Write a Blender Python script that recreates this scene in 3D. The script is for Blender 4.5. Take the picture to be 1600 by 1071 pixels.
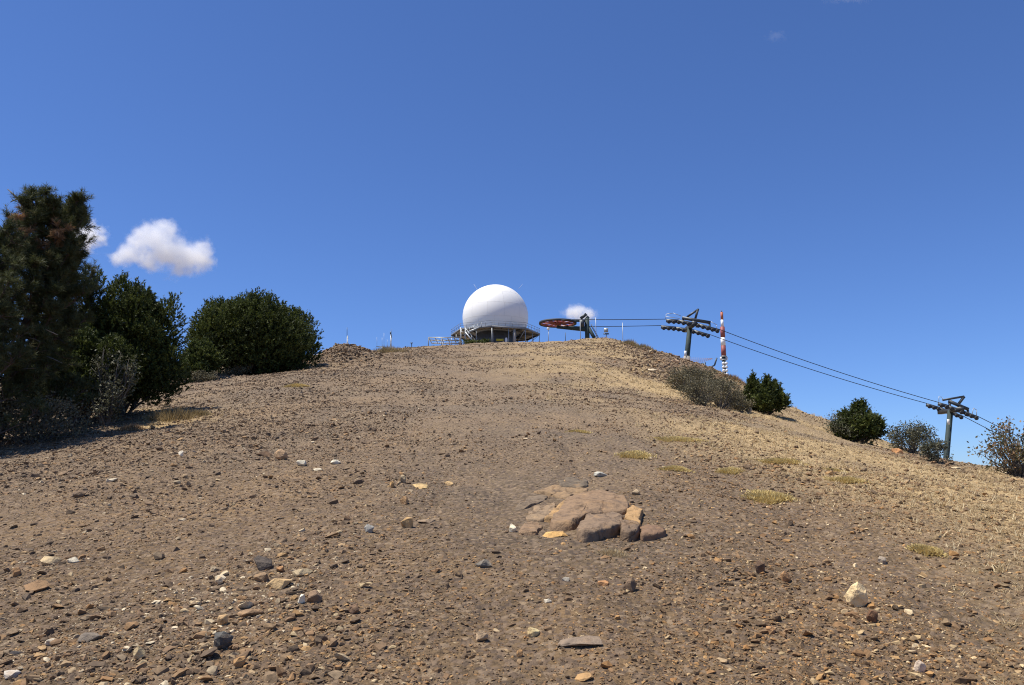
import bpy, math, random
import numpy as np
from mathutils import Vector, Matrix, noise as mnoise

for _o in list(bpy.data.objects): bpy.data.objects.remove(_o)
scene = bpy.context.scene
COL = scene.collection
R = math.radians

# ------------------------------------------------------------------ camera, sky, sun, exposure
FPX, CX, CY = 1232.0, 800.0, 535.5           # focal length and centre in pixels of the 1600 px photograph
PITCH, CAMZ = R(9.9), 1.65
cam_data = bpy.data.cameras.new("camera")
cam_data.sensor_width = 36.0
cam_data.lens = 36.0 * FPX / 1600.0
cam_data.clip_start, cam_data.clip_end = 0.05, 60000
cam = bpy.data.objects.new("camera", cam_data)
COL.objects.link(cam)
cam.location = (0, 0, CAMZ)
cam.rotation_euler = (R(90) + PITCH, 0, 0)
scene.camera = cam

SUN_DIR = Vector((-0.40, -0.05, 0.915)).normalized()      # towards the sun: high, from the left
sun_el = math.asin(SUN_DIR.z)
world = bpy.data.worlds.new("World")
scene.world = world
world.use_nodes = True
wn = world.node_tree
bgn = wn.nodes["Background"]
sky = wn.nodes.new("ShaderNodeTexSky")
sky.sky_type = 'NISHITA'
sky.sun_disc = False
sky.sun_elevation = sun_el
sky.sun_rotation = math.atan2(SUN_DIR.x, SUN_DIR.y)
sky.altitude = 1950
sky.air_density, sky.dust_density, sky.ozone_density = 1.0, 0.55, 2.5
gam = wn.nodes.new("ShaderNodeGamma"); gam.inputs[1].default_value = 0.9          # how the camera rendered the sky: deeper blue, softer range
tin = wn.nodes.new("ShaderNodeMix"); tin.data_type = 'RGBA'; tin.blend_type = 'MULTIPLY'
tin.inputs[0].default_value = 1.0; tin.inputs[7].default_value = (.62, .865, 1.34, 1)
wn.links.new(sky.outputs[0], gam.inputs[0]); wn.links.new(gam.outputs[0], tin.inputs[6])
wn.links.new(tin.outputs[2], bgn.inputs[0])
bgn.inputs[1].default_value = 0.10

sd = bpy.data.lights.new("sun", 'SUN')
sd.energy, sd.angle, sd.color = 5.0, R(0.53), (1.0, 0.95, 0.86)
sun = bpy.data.objects.new("sun", sd)
COL.objects.link(sun)
sun.rotation_euler = SUN_DIR.to_track_quat('Z', 'Y').to_euler()
sun.location = (-40, 0, 90)

scene.view_settings.view_transform = 'Standard'
scene.view_settings.look = 'None'
scene.view_settings.exposure = 0.35
scene.view_settings.gamma = 1.0
scene.view_settings.use_curve_mapping = False
scene.render.engine = 'CYCLES'
scene.cycles.max_bounces = 8
scene.cycles.volume_bounces = 6
scene.cycles.use_denoising = True
scene.cycles.denoiser = 'OPENIMAGEDENOISE'
scene.cycles.denoising_input_passes = 'RGB_ALBEDO_NORMAL'
scene.cycles.denoising_prefilter = 'NONE'
scene.cycles.pixel_filter_type = 'BLACKMAN_HARRIS'
scene.cycles.filter_width = 1.1

# ------------------------------------------------------------------ survey helpers
cp, sp = math.cos(PITCH), math.sin(PITCH)

def ray(px, py):
    u, v = (px - CX) / FPX, (CY - py) / FPX
    return u, cp - v * sp, sp + v * cp

def at(px, py, Y):
    u, y, z = ray(px, py)
    k = Y / y
    return np.array([u * k, Y, z * k + CAMZ])

def mpp(py, Y):                                  # metres per photograph pixel at that distance
    return Y / ray(800, py)[1] / FPX

SURVEY = [
(0,1071,3.9),(400,1071,3.82),(800,1071,3.78),(1200,1071,3.8),(1600,1071,3.9),
(0,900,5.5),(400,900,5.25),(800,900,5.15),(1200,900,5.2),(1600,900,5.4),
(0,780,8.2),(400,770,8.0),(800,760,8.15),(1200,770,8.0),(1600,800,7.9),
(0,700,13.0),(250,690,12.0),(500,680,12.0),(800,680,12.0),(1150,690,12.0),(1400,735,11.5),(1600,755,12.0),
(0,665,18),(230,648,17),(450,628,18),(700,620,18.5),(950,625,18),(1150,650,18),(1350,692,18),(1500,730,18),(1600,741.5,17),
(300,600,25),(500,583,27),(750,580,29),(1000,590,29),(1200,643,27),(1350,686,27),(1470,719,25),(1530,736,21),
(400,583,32),(560,562,38),(750,556,44),(950,555,44),(1080,588,40),(1170,607,43),(1235,645,41),(1300,664,36),(1390,694,31),
(600,549,60),(680,542,66),(770,537.5,75),(860,536.5,75),(930,537,66),(1000,543,60),(1060,561,55),(1110,578,52),(1150,594,49),(820,541,58),(1180,640,62),
(1250,672,56),(1300,695,52),(1390,735,46),(1470,765,40),(1530,785,34),(1600,800,28),(1300,720,80),(1450,790,75),(1600,850,65),(1240,700,118),(1250,690,90),(1200,660,85),(1300,740,120),
]
WORLD = [
(0,-15,-5.0),(-20,-15,-5.5),(22,-15,-6.5),(-22,8,-1.5),(-30,25,1.2),(-45,60,7.0),(26,10,-3.2),(40,20,-5),(60,45,-14),(22,78,8.0),
(-5,120,19.6),(-4,190,31.8),(12,190,31.8),(-22,190,31.2),(-60,200,30),(-40,130,19.0),(14,120,19.2),(44,160,18.5),(40,110,3.5),(80,120,-4),(0,240,36),(-60,260,34),(60,240,20),(110,200,-5),(200,250,-30),(-100,120,10),
]

def warp(X, Y):
    X, Y = np.asarray(X, float), np.asarray(Y, float)
    r, a = np.hypot(X, Y + 12), np.arctan2(X, Y + 12)
    rr = np.log(r / 12 + 0.6) * 10
    return np.stack([rr * np.sin(a), rr * np.cos(a)], -1)

_p = [at(*s) for s in SURVEY]
_P = np.array([[p[0], p[1]] for p in _p] + [[w[0], w[1]] for w in WORLD])
_Z = np.array([p[2] for p in _p] + [w[2] + CAMZ for w in WORLD])
_PW = warp(_P[:, 0], _P[:, 1])

def _kern(d):
    return np.where(d > 0, d * d * np.log(d + 1e-9), 0)

_n = len(_PW)
_A = np.zeros((_n + 3, _n + 3))
_A[:_n, :_n] = _kern(np.linalg.norm(_PW[:, None] - _PW[None], axis=2))
_A[:_n, _n] = 1; _A[:_n, _n+1:] = _PW; _A[_n, :_n] = 1; _A[_n+1:, :_n] = _PW.T
_W = np.linalg.solve(_A, np.concatenate([_Z, [0, 0, 0]]))

def vnoise(x, y, seed=0):                        # smooth value noise in -1..1
    x, y = np.asarray(x, float), np.asarray(y, float)
    xi, yi = np.floor(x).astype(np.int64), np.floor(y).astype(np.int64)
    fx, fy = x - xi, y - yi
    fx, fy = fx * fx * (3 - 2 * fx), fy * fy * (3 - 2 * fy)
    def h(a, b):
        n = (a * 374761393 + b * 668265263 + seed * 974634777) & 0x7fffffff
        n = ((n ^ (n >> 13)) * 1274126177) & 0x7fffffff
        return ((n ^ (n >> 16)) & 0xffff) / 32767.5 - 1
    a, b, c, d = h(xi, yi), h(xi + 1, yi), h(xi, yi + 1), h(xi + 1, yi + 1)
    return (a * (1 - fx) + b * fx) * (1 - fy) + (c * (1 - fx) + d * fx) * fy

def fbm(x, y, octs=4, seed=0, gain=0.5):
    s, a = 0, 1.0
    for i in range(octs):
        s = s + a * vnoise(np.asarray(x) * 2**i + 17.3 * i, np.asarray(y) * 2**i - 9.1 * i, seed + i)
        a *= gain
    return s

MOUND = at(942, 538, 63)

def H(X, Y):                                     # height of the hillside
    X, Y = np.asarray(X, float), np.asarray(Y, float)
    shp = np.broadcast(X, Y).shape
    X, Y = np.broadcast_to(X, shp).ravel(), np.broadcast_to(Y, shp).ravel()
    out = np.empty(X.size)
    for i in range(0, X.size, 20000):
        q = warp(X[i:i+20000], Y[i:i+20000])
        d = np.sqrt(((q[:, None, :] - _PW[None]) ** 2).sum(-1))
        out[i:i+20000] = _kern(d) @ _W[:_n] + _W[_n] + q @ _W[_n+1:]
    r = np.hypot(X, Y)
    w = np.clip((r - 230) / 120, 0, 1); w = w * w * (3 - 2 * w)
    far = 30 - 0.42 * np.clip(r - 230, 0, 3800)
    out = out * (1 - w) + far * w
    out = out + 0.42 * np.exp(-((X - MOUND[0]) / 2.0) ** 2 - ((Y - MOUND[1]) / 3.5) ** 2)
    near = np.clip(1 - r / 300, 0, 1)
    amp = np.clip(r / 30, 0.12, 1)
    out = out + near * (0.10 * amp * fbm(X / 3.1, Y / 3.1, 3, 5) + 0.022 * fbm(X / 0.45, Y / 0.45, 3, 9) + 0.09*np.clip(r/40,0,1)*fbm(X/1.1,Y/1.1,2,31))
    out = out + near * .03 * np.clip(r/6, .3, 1.5) * (np.abs(vnoise((X + .25*Y*0 + .4*vnoise(Y/2.5, X/3, 61)) / .55, Y / 3.6, 62)) - .3)
    return out.reshape(shp)

_YS = np.geomspace(2.2, 110, 700)

def hit(px, py, dh=0.0):                         # where the line of sight through a photograph pixel meets the hillside
    u, y, z = ray(px, py)
    X, Zs = u / y * _YS, z / y * _YS + CAMZ
    g = H(X, _YS) + dh
    below = np.nonzero(Zs < g)[0]
    if len(below) == 0 or below[0] == 0:
        return np.array([X[-1], _YS[-1], g[-1]])
    i = below[0]
    f = (Zs[i-1] - g[i-1]) / ((Zs[i-1] - g[i-1]) - (Zs[i] - g[i]) + 1e-12)
    Yh = _YS[i-1] + f * (_YS[i] - _YS[i-1])
    return np.array([u / y * Yh, Yh, z / y * Yh + CAMZ])

# ------------------------------------------------------------------ materials
def new_mat(name):
    m = bpy.data.materials.new(name)
    m.use_nodes = True
    return m, m.node_tree.nodes, m.node_tree.links, m.node_tree.nodes["Principled BSDF"]

def ramp(nodes, stops, interp='LINEAR'):
    r = nodes.new("ShaderNodeValToRGB")
    r.color_ramp.interpolation = interp
    e = r.color_ramp.elements
    while len(e) < len(stops): e.new(0.5)
    for k, (p, c) in enumerate(stops):
        e[k].position = p
        e[k].color = (*c, 1)
    return r

def noise_node(nodes, links, scale, detail=5, rough=0.6, coord=None):
    n = nodes.new("ShaderNodeTexNoise")
    n.inputs["Scale"].default_value = scale
    n.inputs["Detail"].default_value = detail
    n.inputs["Roughness"].default_value = rough
    if coord is not None: links.new(coord, n.inputs["Vector"])
    return n

def mixc(nodes, links, a, b, fac, mode='MIX'):
    m = nodes.new("ShaderNodeMix")
    m.data_type = 'RGBA'; m.blend_type = mode
    for sock, v in ((m.inputs[0], fac), (m.inputs[6], a), (m.inputs[7], b)):
        if isinstance(v, bpy.types.NodeSocket): links.new(v, sock)
        elif isinstance(v, (int, float)): sock.default_value = v
        else: sock.default_value = (*v, 1)
    return m.outputs[2]

def simple_mat(name, col, rough=0.6, metal=0.0, var=0.25, scale=3.0, bump=0.0):
    m, n, l, b = new_mat(name)
    geo = n.new("ShaderNodeNewGeometry")
    nz = noise_node(n, l, scale, 6, 0.65, geo.outputs["Position"])
    r = ramp(n, [(0.25, tuple(c * (1 - var) for c in col)), (0.75, tuple(min(1, c * (1 + var)) for c in col))])
    l.new(nz.outputs[0], r.inputs[0]); l.new(r.outputs[0], b.inputs["Base Color"])
    b.inputs["Roughness"].default_value = rough
    b.inputs["Metallic"].default_value = metal
    if bump:
        bp = n.new("ShaderNodeBump"); bp.inputs["Distance"].default_value = bump
        l.new(nz.outputs[0], bp.inputs["Height"]); l.new(bp.outputs[0], b.inputs["Normal"])
    return m

def stone_palette_mat():                          # many loose stones, each of its own colour
    m, n, l, b = new_mat("loose_stone")
    oi = n.new("ShaderNodeObjectInfo")
    geo = n.new("ShaderNodeNewGeometry")
    r = ramp(n, [(0.0, (.115,.09,.072)), (.22, (.15,.112,.084)), (.42, (.19,.134,.093)), (.56, (.24,.16,.102)), (.68, (.225,.184,.142)),
                 (.78, (.30,.18,.09)), (.86, (.38,.262,.145)), (.92, (.35,.30,.235)), (.965, (.46,.375,.25)), (.99, (.60,.54,.44))])
    pn = noise_node(n, l, .55, 3, .6, oi.outputs["Location"])
    pm = n.new("ShaderNodeMath"); pm.operation = 'MULTIPLY_ADD'; pm.inputs[1].default_value = .5; pm.inputs[2].default_value = -.27
    l.new(pn.outputs[0], pm.inputs[0])
    pa = n.new("ShaderNodeMath"); pa.operation = 'ADD'; pa.use_clamp = True
    l.new(oi.outputs["Random"], pa.inputs[0]); l.new(pm.outputs[0], pa.inputs[1])
    l.new(pa.outputs[0], r.inputs[0])
    # the right-hand slope is redder and more straw coloured, the left greyer
    sep = n.new("ShaderNodeSeparateXYZ"); l.new(oi.outputs["Location"], sep.inputs[0])
    dv = n.new("ShaderNodeMath"); dv.operation = 'DIVIDE'
    l.new(sep.outputs[0], dv.inputs[0]); l.new(sep.outputs[1], dv.inputs[1])
    mr = n.new("ShaderNodeMapRange"); mr.inputs[1].default_value = -0.35; mr.inputs[2].default_value = 0.4
    l.new(dv.outputs[0], mr.inputs[0])
    tint = mixc(n, l, (.97, .91, .77), (1.08, .94, .69), mr.outputs[0])
    c = mixc(n, l, r.outputs[0], tint, 1.0, 'MULTIPLY')
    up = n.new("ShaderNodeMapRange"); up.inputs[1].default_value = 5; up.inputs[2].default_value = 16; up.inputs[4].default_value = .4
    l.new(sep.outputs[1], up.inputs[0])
    c = mixc(n, l, c, (.25,.192,.14), up.outputs[0])       # paler up slope: shade lost at a grazing view, put into the stone colour
    nz = noise_node(n, l, 38, 4, 0.6, geo.outputs["Position"])
    rr = ramp(n, [(0.3, (.66,.64,.62)), (0.7, (1.2,1.16,1.1))])
    l.new(nz.outputs[0], rr.inputs[0])
    c = mixc(n, l, c, rr.outputs[0], 1.0, 'MULTIPLY')
    l.new(c, b.inputs["Base Color"])
    b.inputs["Roughness"].default_value = 0.85
    b.inputs["Specular IOR Level"].default_value = 0.25
    bp = n.new("ShaderNodeBump"); bp.inputs["Distance"].default_value = 0.006; bp.inputs["Strength"].default_value = 0.7
    l.new(nz.outputs[0], bp.inputs["Height"]); l.new(bp.outputs[0], b.inputs["Normal"])
    return m

def rock_mat(cracks=True):                                   # hand-placed stones: colour comes from the object's own colour
    m, n, l, b = new_mat("weathered_rock")
    oi = n.new("ShaderNodeObjectInfo")
    geo = n.new("ShaderNodeNewGeometry"); P = geo.outputs["Position"]
    nz = noise_node(n, l, 14, 8, 0.62, P)
    rr = ramp(n, [(0.30, (.50,.49,.50)), (0.48, (.92,.91,.90)), (0.60, (1.05,1.02,.98)), (0.74, (1.35,1.27,1.12))])
    l.new(nz.outputs[0], rr.inputs[0])
    warm = mixc(n, l, oi.outputs["Color"], (1.10, 1.0, .80), 1.0, 'MULTIPLY')
    c = mixc(n, l, warm, rr.outputs[0], 1.0, 'MULTIPLY')
    nz2 = noise_node(n, l, 5.5, 5, 0.62, P)            # rusty and dark weathering stains
    for lo, hi, col, amt in ((.56, .70, (.36,.215,.10), .45), (.30, .40, (.09,.075,.065), -.5)):
        r2 = ramp(n, [(lo, (0,0,0)), (hi, (1,1,1))] if amt > 0 else [(lo, (1,1,1)), (hi, (0,0,0))])
        l.new(nz2.outputs[0], r2.inputs[0])
        sc = n.new("ShaderNodeMath"); sc.operation = 'MULTIPLY'; sc.inputs[1].default_value = abs(amt)
        l.new(r2.outputs[0], sc.inputs[0])
        c = mixc(n, l, c, col, sc.outputs[0])
    # hairline cracks
    dn = noise_node(n, l, 6, 4, .6, P)
    dx = n.new("ShaderNodeVectorMath"); dx.operation = 'SCALE'; dx.inputs["Scale"].default_value = .16
    l.new(dn.outputs["Color"], dx.inputs[0])
    da = n.new("ShaderNodeVectorMath"); da.operation = 'ADD'; l.new(P, da.inputs[0]); l.new(dx.outputs[0], da.inputs[1])
    vo = n.new("ShaderNodeTexVoronoi"); vo.feature = 'DISTANCE_TO_EDGE'; vo.inputs["Scale"].default_value = 2.1
    l.new(da.outputs[0], vo.inputs["Vector"])
    ck = ramp(n, [(0.0, (0,0,0)), (.035, (1,1,1))]); l.new(vo.outputs["Distance"], ck.inputs[0])
    ckc = ramp(n, [(0.0, (.66,.62,.58)), (.02, (1,1,1))]); l.new(vo.outputs["Distance"], ckc.inputs[0])
    if cracks: c = mixc(n, l, c, ckc.outputs[0], 1.0, 'MULTIPLY')
    l.new(c, b.inputs["Base Color"])
    b.inputs["Roughness"].default_value = 0.88
    b.inputs["Specular IOR Level"].default_value = 0.25
    nz3 = noise_node(n, l, 9, 9, 0.58, P)
    bp = n.new("ShaderNodeBump"); bp.inputs["Distance"].default_value = 0.045; bp.inputs["Strength"].default_value = 0.9
    l.new(nz3.outputs[0], bp.inputs["Height"])
    b2 = n.new("ShaderNodeBump"); b2.inputs["Distance"].default_value = 0.008; b2.inputs["Strength"].default_value = .8
    l.new(ck.outputs[0], b2.inputs["Height"]); l.new(bp.outputs[0], b2.inputs["Normal"])
    l.new((b2 if cracks else bp).outputs[0], b.inputs["Normal"])
    return m

def ground_mat():
    m, n, l, b = new_mat("stony_soil")
    geo = n.new("ShaderNodeNewGeometry"); P = geo.outputs["Position"]
    big = noise_node(n, l, 0.35, 4, 0.6, P)
    mid = noise_node(n, l, 2.2, 6, 0.65, P)
    fine = noise_node(n, l, 45, 6, 0.75, P)
    r1 = ramp(n, [(0.32, (.112,.082,.054)), (0.52, (.157,.112,.069)), (0.72, (.205,.14,.08))])
    l.new(mid.outputs[0], r1.inputs[0])
    r2 = ramp(n, [(0.33, (.80,.82,.86)), (0.67, (1.22,1.12,.98))])
    l.new(big.outputs[0], r2.inputs[0])
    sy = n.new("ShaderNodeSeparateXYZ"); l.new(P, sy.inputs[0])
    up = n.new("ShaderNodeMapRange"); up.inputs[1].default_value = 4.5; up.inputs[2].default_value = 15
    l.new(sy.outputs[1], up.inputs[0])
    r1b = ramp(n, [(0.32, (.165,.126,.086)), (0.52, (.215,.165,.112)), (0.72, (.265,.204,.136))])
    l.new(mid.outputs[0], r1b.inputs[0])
    c = mixc(n, l, r1.outputs[0], r1b.outputs[0], up.outputs[0])  # soil painted lighter up slope, where a low view hides the small shadows
    c = mixc(n, l, c, r2.outputs[0], 1.0, 'MULTIPLY')
    r3 = ramp(n, [(0.3, (.5,.5,.5)), (0.5, (1,1,1)), (0.72, (1.45,1.4,1.3))])
    l.new(fine.outputs[0], r3.inputs[0])
    c = mixc(n, l, c, r3.outputs[0], 1.0, 'MULTIPLY')
    # stones too small or too far off to be built one by one
    for sc_ in (30.0,):
        vo = n.new("ShaderNodeTexVoronoi"); vo.inputs["Scale"].default_value = sc_
        l.new(P, vo.inputs["Vector"])
        rr = ramp(n, [(0.0, (.085,.066,.055)), (.3, (.13,.095,.072)), (.55, (.19,.135,.095)), (.75, (.24,.175,.12)), (1.0, (.32,.235,.15))])
        sx = n.new("ShaderNodeSeparateColor"); l.new(vo.outputs["Color"], sx.inputs[0])
        l.new(sx.outputs[0], rr.inputs[0])
        mk = n.new("ShaderNodeMath"); mk.operation = 'GREATER_THAN'; mk.inputs[1].default_value = 0.45 if sc_ > 20 else 0.72
        l.new(sx.outputs[1], mk.inputs[0])
        m2 = n.new("ShaderNodeMath"); m2.operation = 'MULTIPLY'; m2.inputs[1].default_value = 0.6
        l.new(mk.outputs[0], m2.inputs[0])
        c = mixc(n, l, c, rr.outputs[0], m2.outputs[0])
    at_ = n.new("ShaderNodeAttribute"); at_.attribute_name = "straw"
    st = noise_node(n, l, 14, 5, 0.7, P)
    rs = ramp(n, [(0.3, (.34,.24,.12)), (0.55, (.49,.35,.175)), (0.75, (.60,.44,.23))])
    l.new(st.outputs[0], rs.inputs[0])
    ml = n.new("ShaderNodeMath"); ml.operation = 'MULTIPLY'; ml.inputs[1].default_value = 0.8
    l.new(at_.outputs["Fac"], ml.inputs[0])
    c = mixc(n, l, c, rs.outputs[0], ml.outputs[0])
    l.new(c, b.inputs["Base Color"])
    b.inputs["Roughness"].default_value = 0.95
    b.inputs["Specular IOR Level"].default_value = 0.1
    vb = n.new("ShaderNodeTexVoronoi"); vb.inputs["Scale"].default_value = 20; l.new(P, vb.inputs["Vector"])
    b1 = n.new("ShaderNodeBump"); b1.inputs["Distance"].default_value = 0.03; b1.inputs["Strength"].default_value = 0.8; b1.invert = True
    l.new(vb.outputs["Distance"], b1.inputs["Height"])
    b2 = n.new("ShaderNodeBump"); b2.inputs["Distance"].default_value = 0.012; b2.inputs["Strength"].default_value = 0.9
    l.new(fine.outputs[0], b2.inputs["Height"]); l.new(b1.outputs[0], b2.inputs["Normal"])
    l.new(b2.outputs[0], b.inputs["Normal"])
    return m

def leaf_mat(name, stops, trans=0.25, rough=0.65):
    m, n, l, b = new_mat(name)
    a = n.new("ShaderNodeAttribute"); a.attribute_name = "tint"
    r = ramp(n, stops); l.new(a.outputs["Fac"], r.inputs[0])
    l.new(r.outputs[0], b.inputs["Base Color"])
    b.inputs["Roughness"].default_value = rough
    b.inputs["Specular IOR Level"].default_value = 0.3
    tr = n.new("ShaderNodeBsdfTranslucent"); l.new(r.outputs[0], tr.inputs[0])
    mx = n.new("ShaderNodeMixShader"); mx.inputs[0].default_value = trans
    l.new(b.outputs[0], mx.inputs[1]); l.new(tr.outputs[0], mx.inputs[2])
    l.new(mx.outputs[0], n["Material Output"].inputs[0])
    return m

M = {
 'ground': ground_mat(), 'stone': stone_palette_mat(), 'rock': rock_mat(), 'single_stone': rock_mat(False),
 'pine': leaf_mat("pine_needles", [(0, (.036,.044,.017)), (.5, (.08,.09,.033)), (.8, (.13,.135,.052)), (.9, (.15,.13,.055)), (.93, (.32,.18,.085)), (1, (.42,.25,.125))], .25),
 'juniper': leaf_mat("juniper_foliage", [(0, (.032,.042,.010)), (.45, (.068,.086,.018)), (.8, (.115,.135,.028)), (1, (.17,.18,.045))], .28),
 'oak_grey': leaf_mat("grey_oak_leaves", [(0, (.065,.066,.036)), (.5, (.115,.114,.066)), (.8, (.18,.172,.108)), (1, (.30,.28,.19))], .2, .5),
 'oak_brown': leaf_mat("turning_oak_leaves", [(0, (.07,.07,.03)), (.4, (.13,.115,.05)), (.65, (.22,.15,.075)), (1, (.34,.20,.095))], .3, .5),
 'shrub': leaf_mat("dry_shrub_leaves", [(0, (.085,.075,.04)), (.5, (.15,.13,.072)), (1, (.25,.21,.12))], .2),
 'tussock': leaf_mat("dry_tussock_stems", [(0, (.20,.15,.075)), (.5, (.33,.25,.125)), (1, (.48,.37,.19))], .2),
 'russet': leaf_mat("russet_dry_stems", [(0, (.18,.11,.055)), (.5, (.30,.19,.095)), (1, (.42,.29,.15))], .2),
 'cushion': leaf_mat("yellow_cushion_leaves", [(0, (.44,.33,.11)), (.5, (.58,.44,.17)), (1, (.74,.59,.29))], .25),
 'twig': leaf_mat("bleached_twigs", [(0, (.22,.19,.14)), (1, (.46,.41,.33))], .05),
 'straw': leaf_mat("straw", [(0, (.36,.26,.14)), (.5, (.52,.40,.22)), (1, (.66,.54,.33))], .3),
 'bark': simple_mat("bark", (.095,.068,.052), .9, 0, .45, 14, .02),
 'deadwood': simple_mat("dead_wood", (.20,.165,.13), .9, 0, .3, 14),
 'greybark': simple_mat("grey_bark", (.13,.115,.10), .9, 0, .4, 14, .02),
 'dome': simple_mat("white_radome_panel", (.84,.82,.77), .45, 0, .02, .4),
 'seam': simple_mat("grey_seam", (.55,.55,.55), .7, 0, .05, 1),
 'galv': simple_mat("galvanised_steel", (.40,.42,.43), .5, .35, .15, 2),
 'deck': simple_mat("steel_deck", (.17,.18,.20), .6, .2, .2, 2),
 'tan': simple_mat("buff_soffit_panel", (.46,.40,.32), .7, 0, .1, 1),
 'darkwall': simple_mat("dark_blue_cladding", (.09,.10,.125), .6, 0, .2, 1),
 'liftgreen': simple_mat("dark_green_paint", (.018,.036,.036), .75, 0, .35, 4),
 'liftsteel': simple_mat("weathered_dark_steel", (.055,.062,.07), .5, .3, .4, 5),
 'rubber': simple_mat("black_rubber", (.02,.02,.022), .7, 0, .2, 5),
 'rim_red': simple_mat("faded_red_paint", (.21,.042,.036), .5, 0, .35, 5),
 'cable': simple_mat("steel_cable", (.03,.035,.045), .5, .4, .1, 5),
 'concrete': simple_mat("concrete", (.34,.31,.27), .9, 0, .2, 5),
 'white': simple_mat("white_paint", (.78,.78,.77), .5, 0, .04, 1),
 'red': simple_mat("faded_red_mast_paint", (.27,.07,.06), .6, 0, .25, 1.5),
 'orange': simple_mat("orange_mast_paint", (.42,.12,.055), .6, 0, .15, 1.5),
 'yellow': simple_mat("yellow_paint", (.75,.55,.05), .5, 0, .08, 1),
 'bluegrey': simple_mat("blue_grey_paint", (.06,.095,.13), .5, .1, .25, 4),
 'net': simple_mat("orange_net", (.5,.30,.22), .7, 0, .1, 4),
 'lamp': simple_mat("lamp_glass", (.35,.37,.38), .25, 0, .1, 4),
}

# ------------------------------------------------------------------ mesh helpers
rng = np.random.default_rng(7)
random.seed(7)
BASE = {}

def make_mesh(name, V, F, attrs=None, smooth=False):
    V = np.asarray(V, np.float32).reshape(-1, 3)
    me = bpy.data.meshes.new(name)
    if isinstance(F, np.ndarray):
        k = F.shape[1]
        starts = np.arange(0, F.size, k); tot = np.full(len(F), k); idx = F.ravel()
    else:
        tot = np.array([len(f) for f in F], np.int32)
        starts = np.concatenate([[0], np.cumsum(tot)[:-1]]) if len(tot) else np.zeros(0, int)
        idx = np.array([i for f in F for i in f], np.int32)
    me.vertices.add(len(V)); me.vertices.foreach_set("co", V.ravel())
    me.loops.add(len(idx)); me.loops.foreach_set("vertex_index", idx.astype(np.int32))
    me.polygons.add(len(tot))
    me.polygons.foreach_set("loop_start", starts.astype(np.int32))
    me.polygons.foreach_set("loop_total", tot.astype(np.int32))
    if smooth: me.polygons.foreach_set("use_smooth", np.ones(len(tot), bool))
    for k, a in (attrs or {}).items():
        at_ = me.attributes.new(k, 'FLOAT', 'POINT'); at_.data.foreach_set("value", np.asarray(a, np.float32))
    me.update(calc_edges=True)
    return me

def link(name, me, parent=None, loc=None, mat=None):
    o = bpy.data.objects.new(name, me)
    COL.objects.link(o)
    if parent is not None:
        o.parent = parent
        BASE[o] = BASE.get(parent, np.zeros(3))
    else:
        BASE[o] = np.zeros(3) if loc is None else np.asarray(loc, float)
        if loc is not None: o.location = loc
    if mat is not None and me is not None and not me.materials: me.materials.append(mat)
    return o

def tag(o, label=None, cat=None, group=None, kind=None):
    if label: o["label"] = label
    if cat: o["category"] = cat
    if group: o["group"] = group
    if kind: o["kind"] = kind
    return o

def thing(name, loc, label, cat, group=None):
    o = link(name, None, None, loc)
    o.empty_display_size = 0.2
    return tag(o, label, cat, group)

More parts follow.
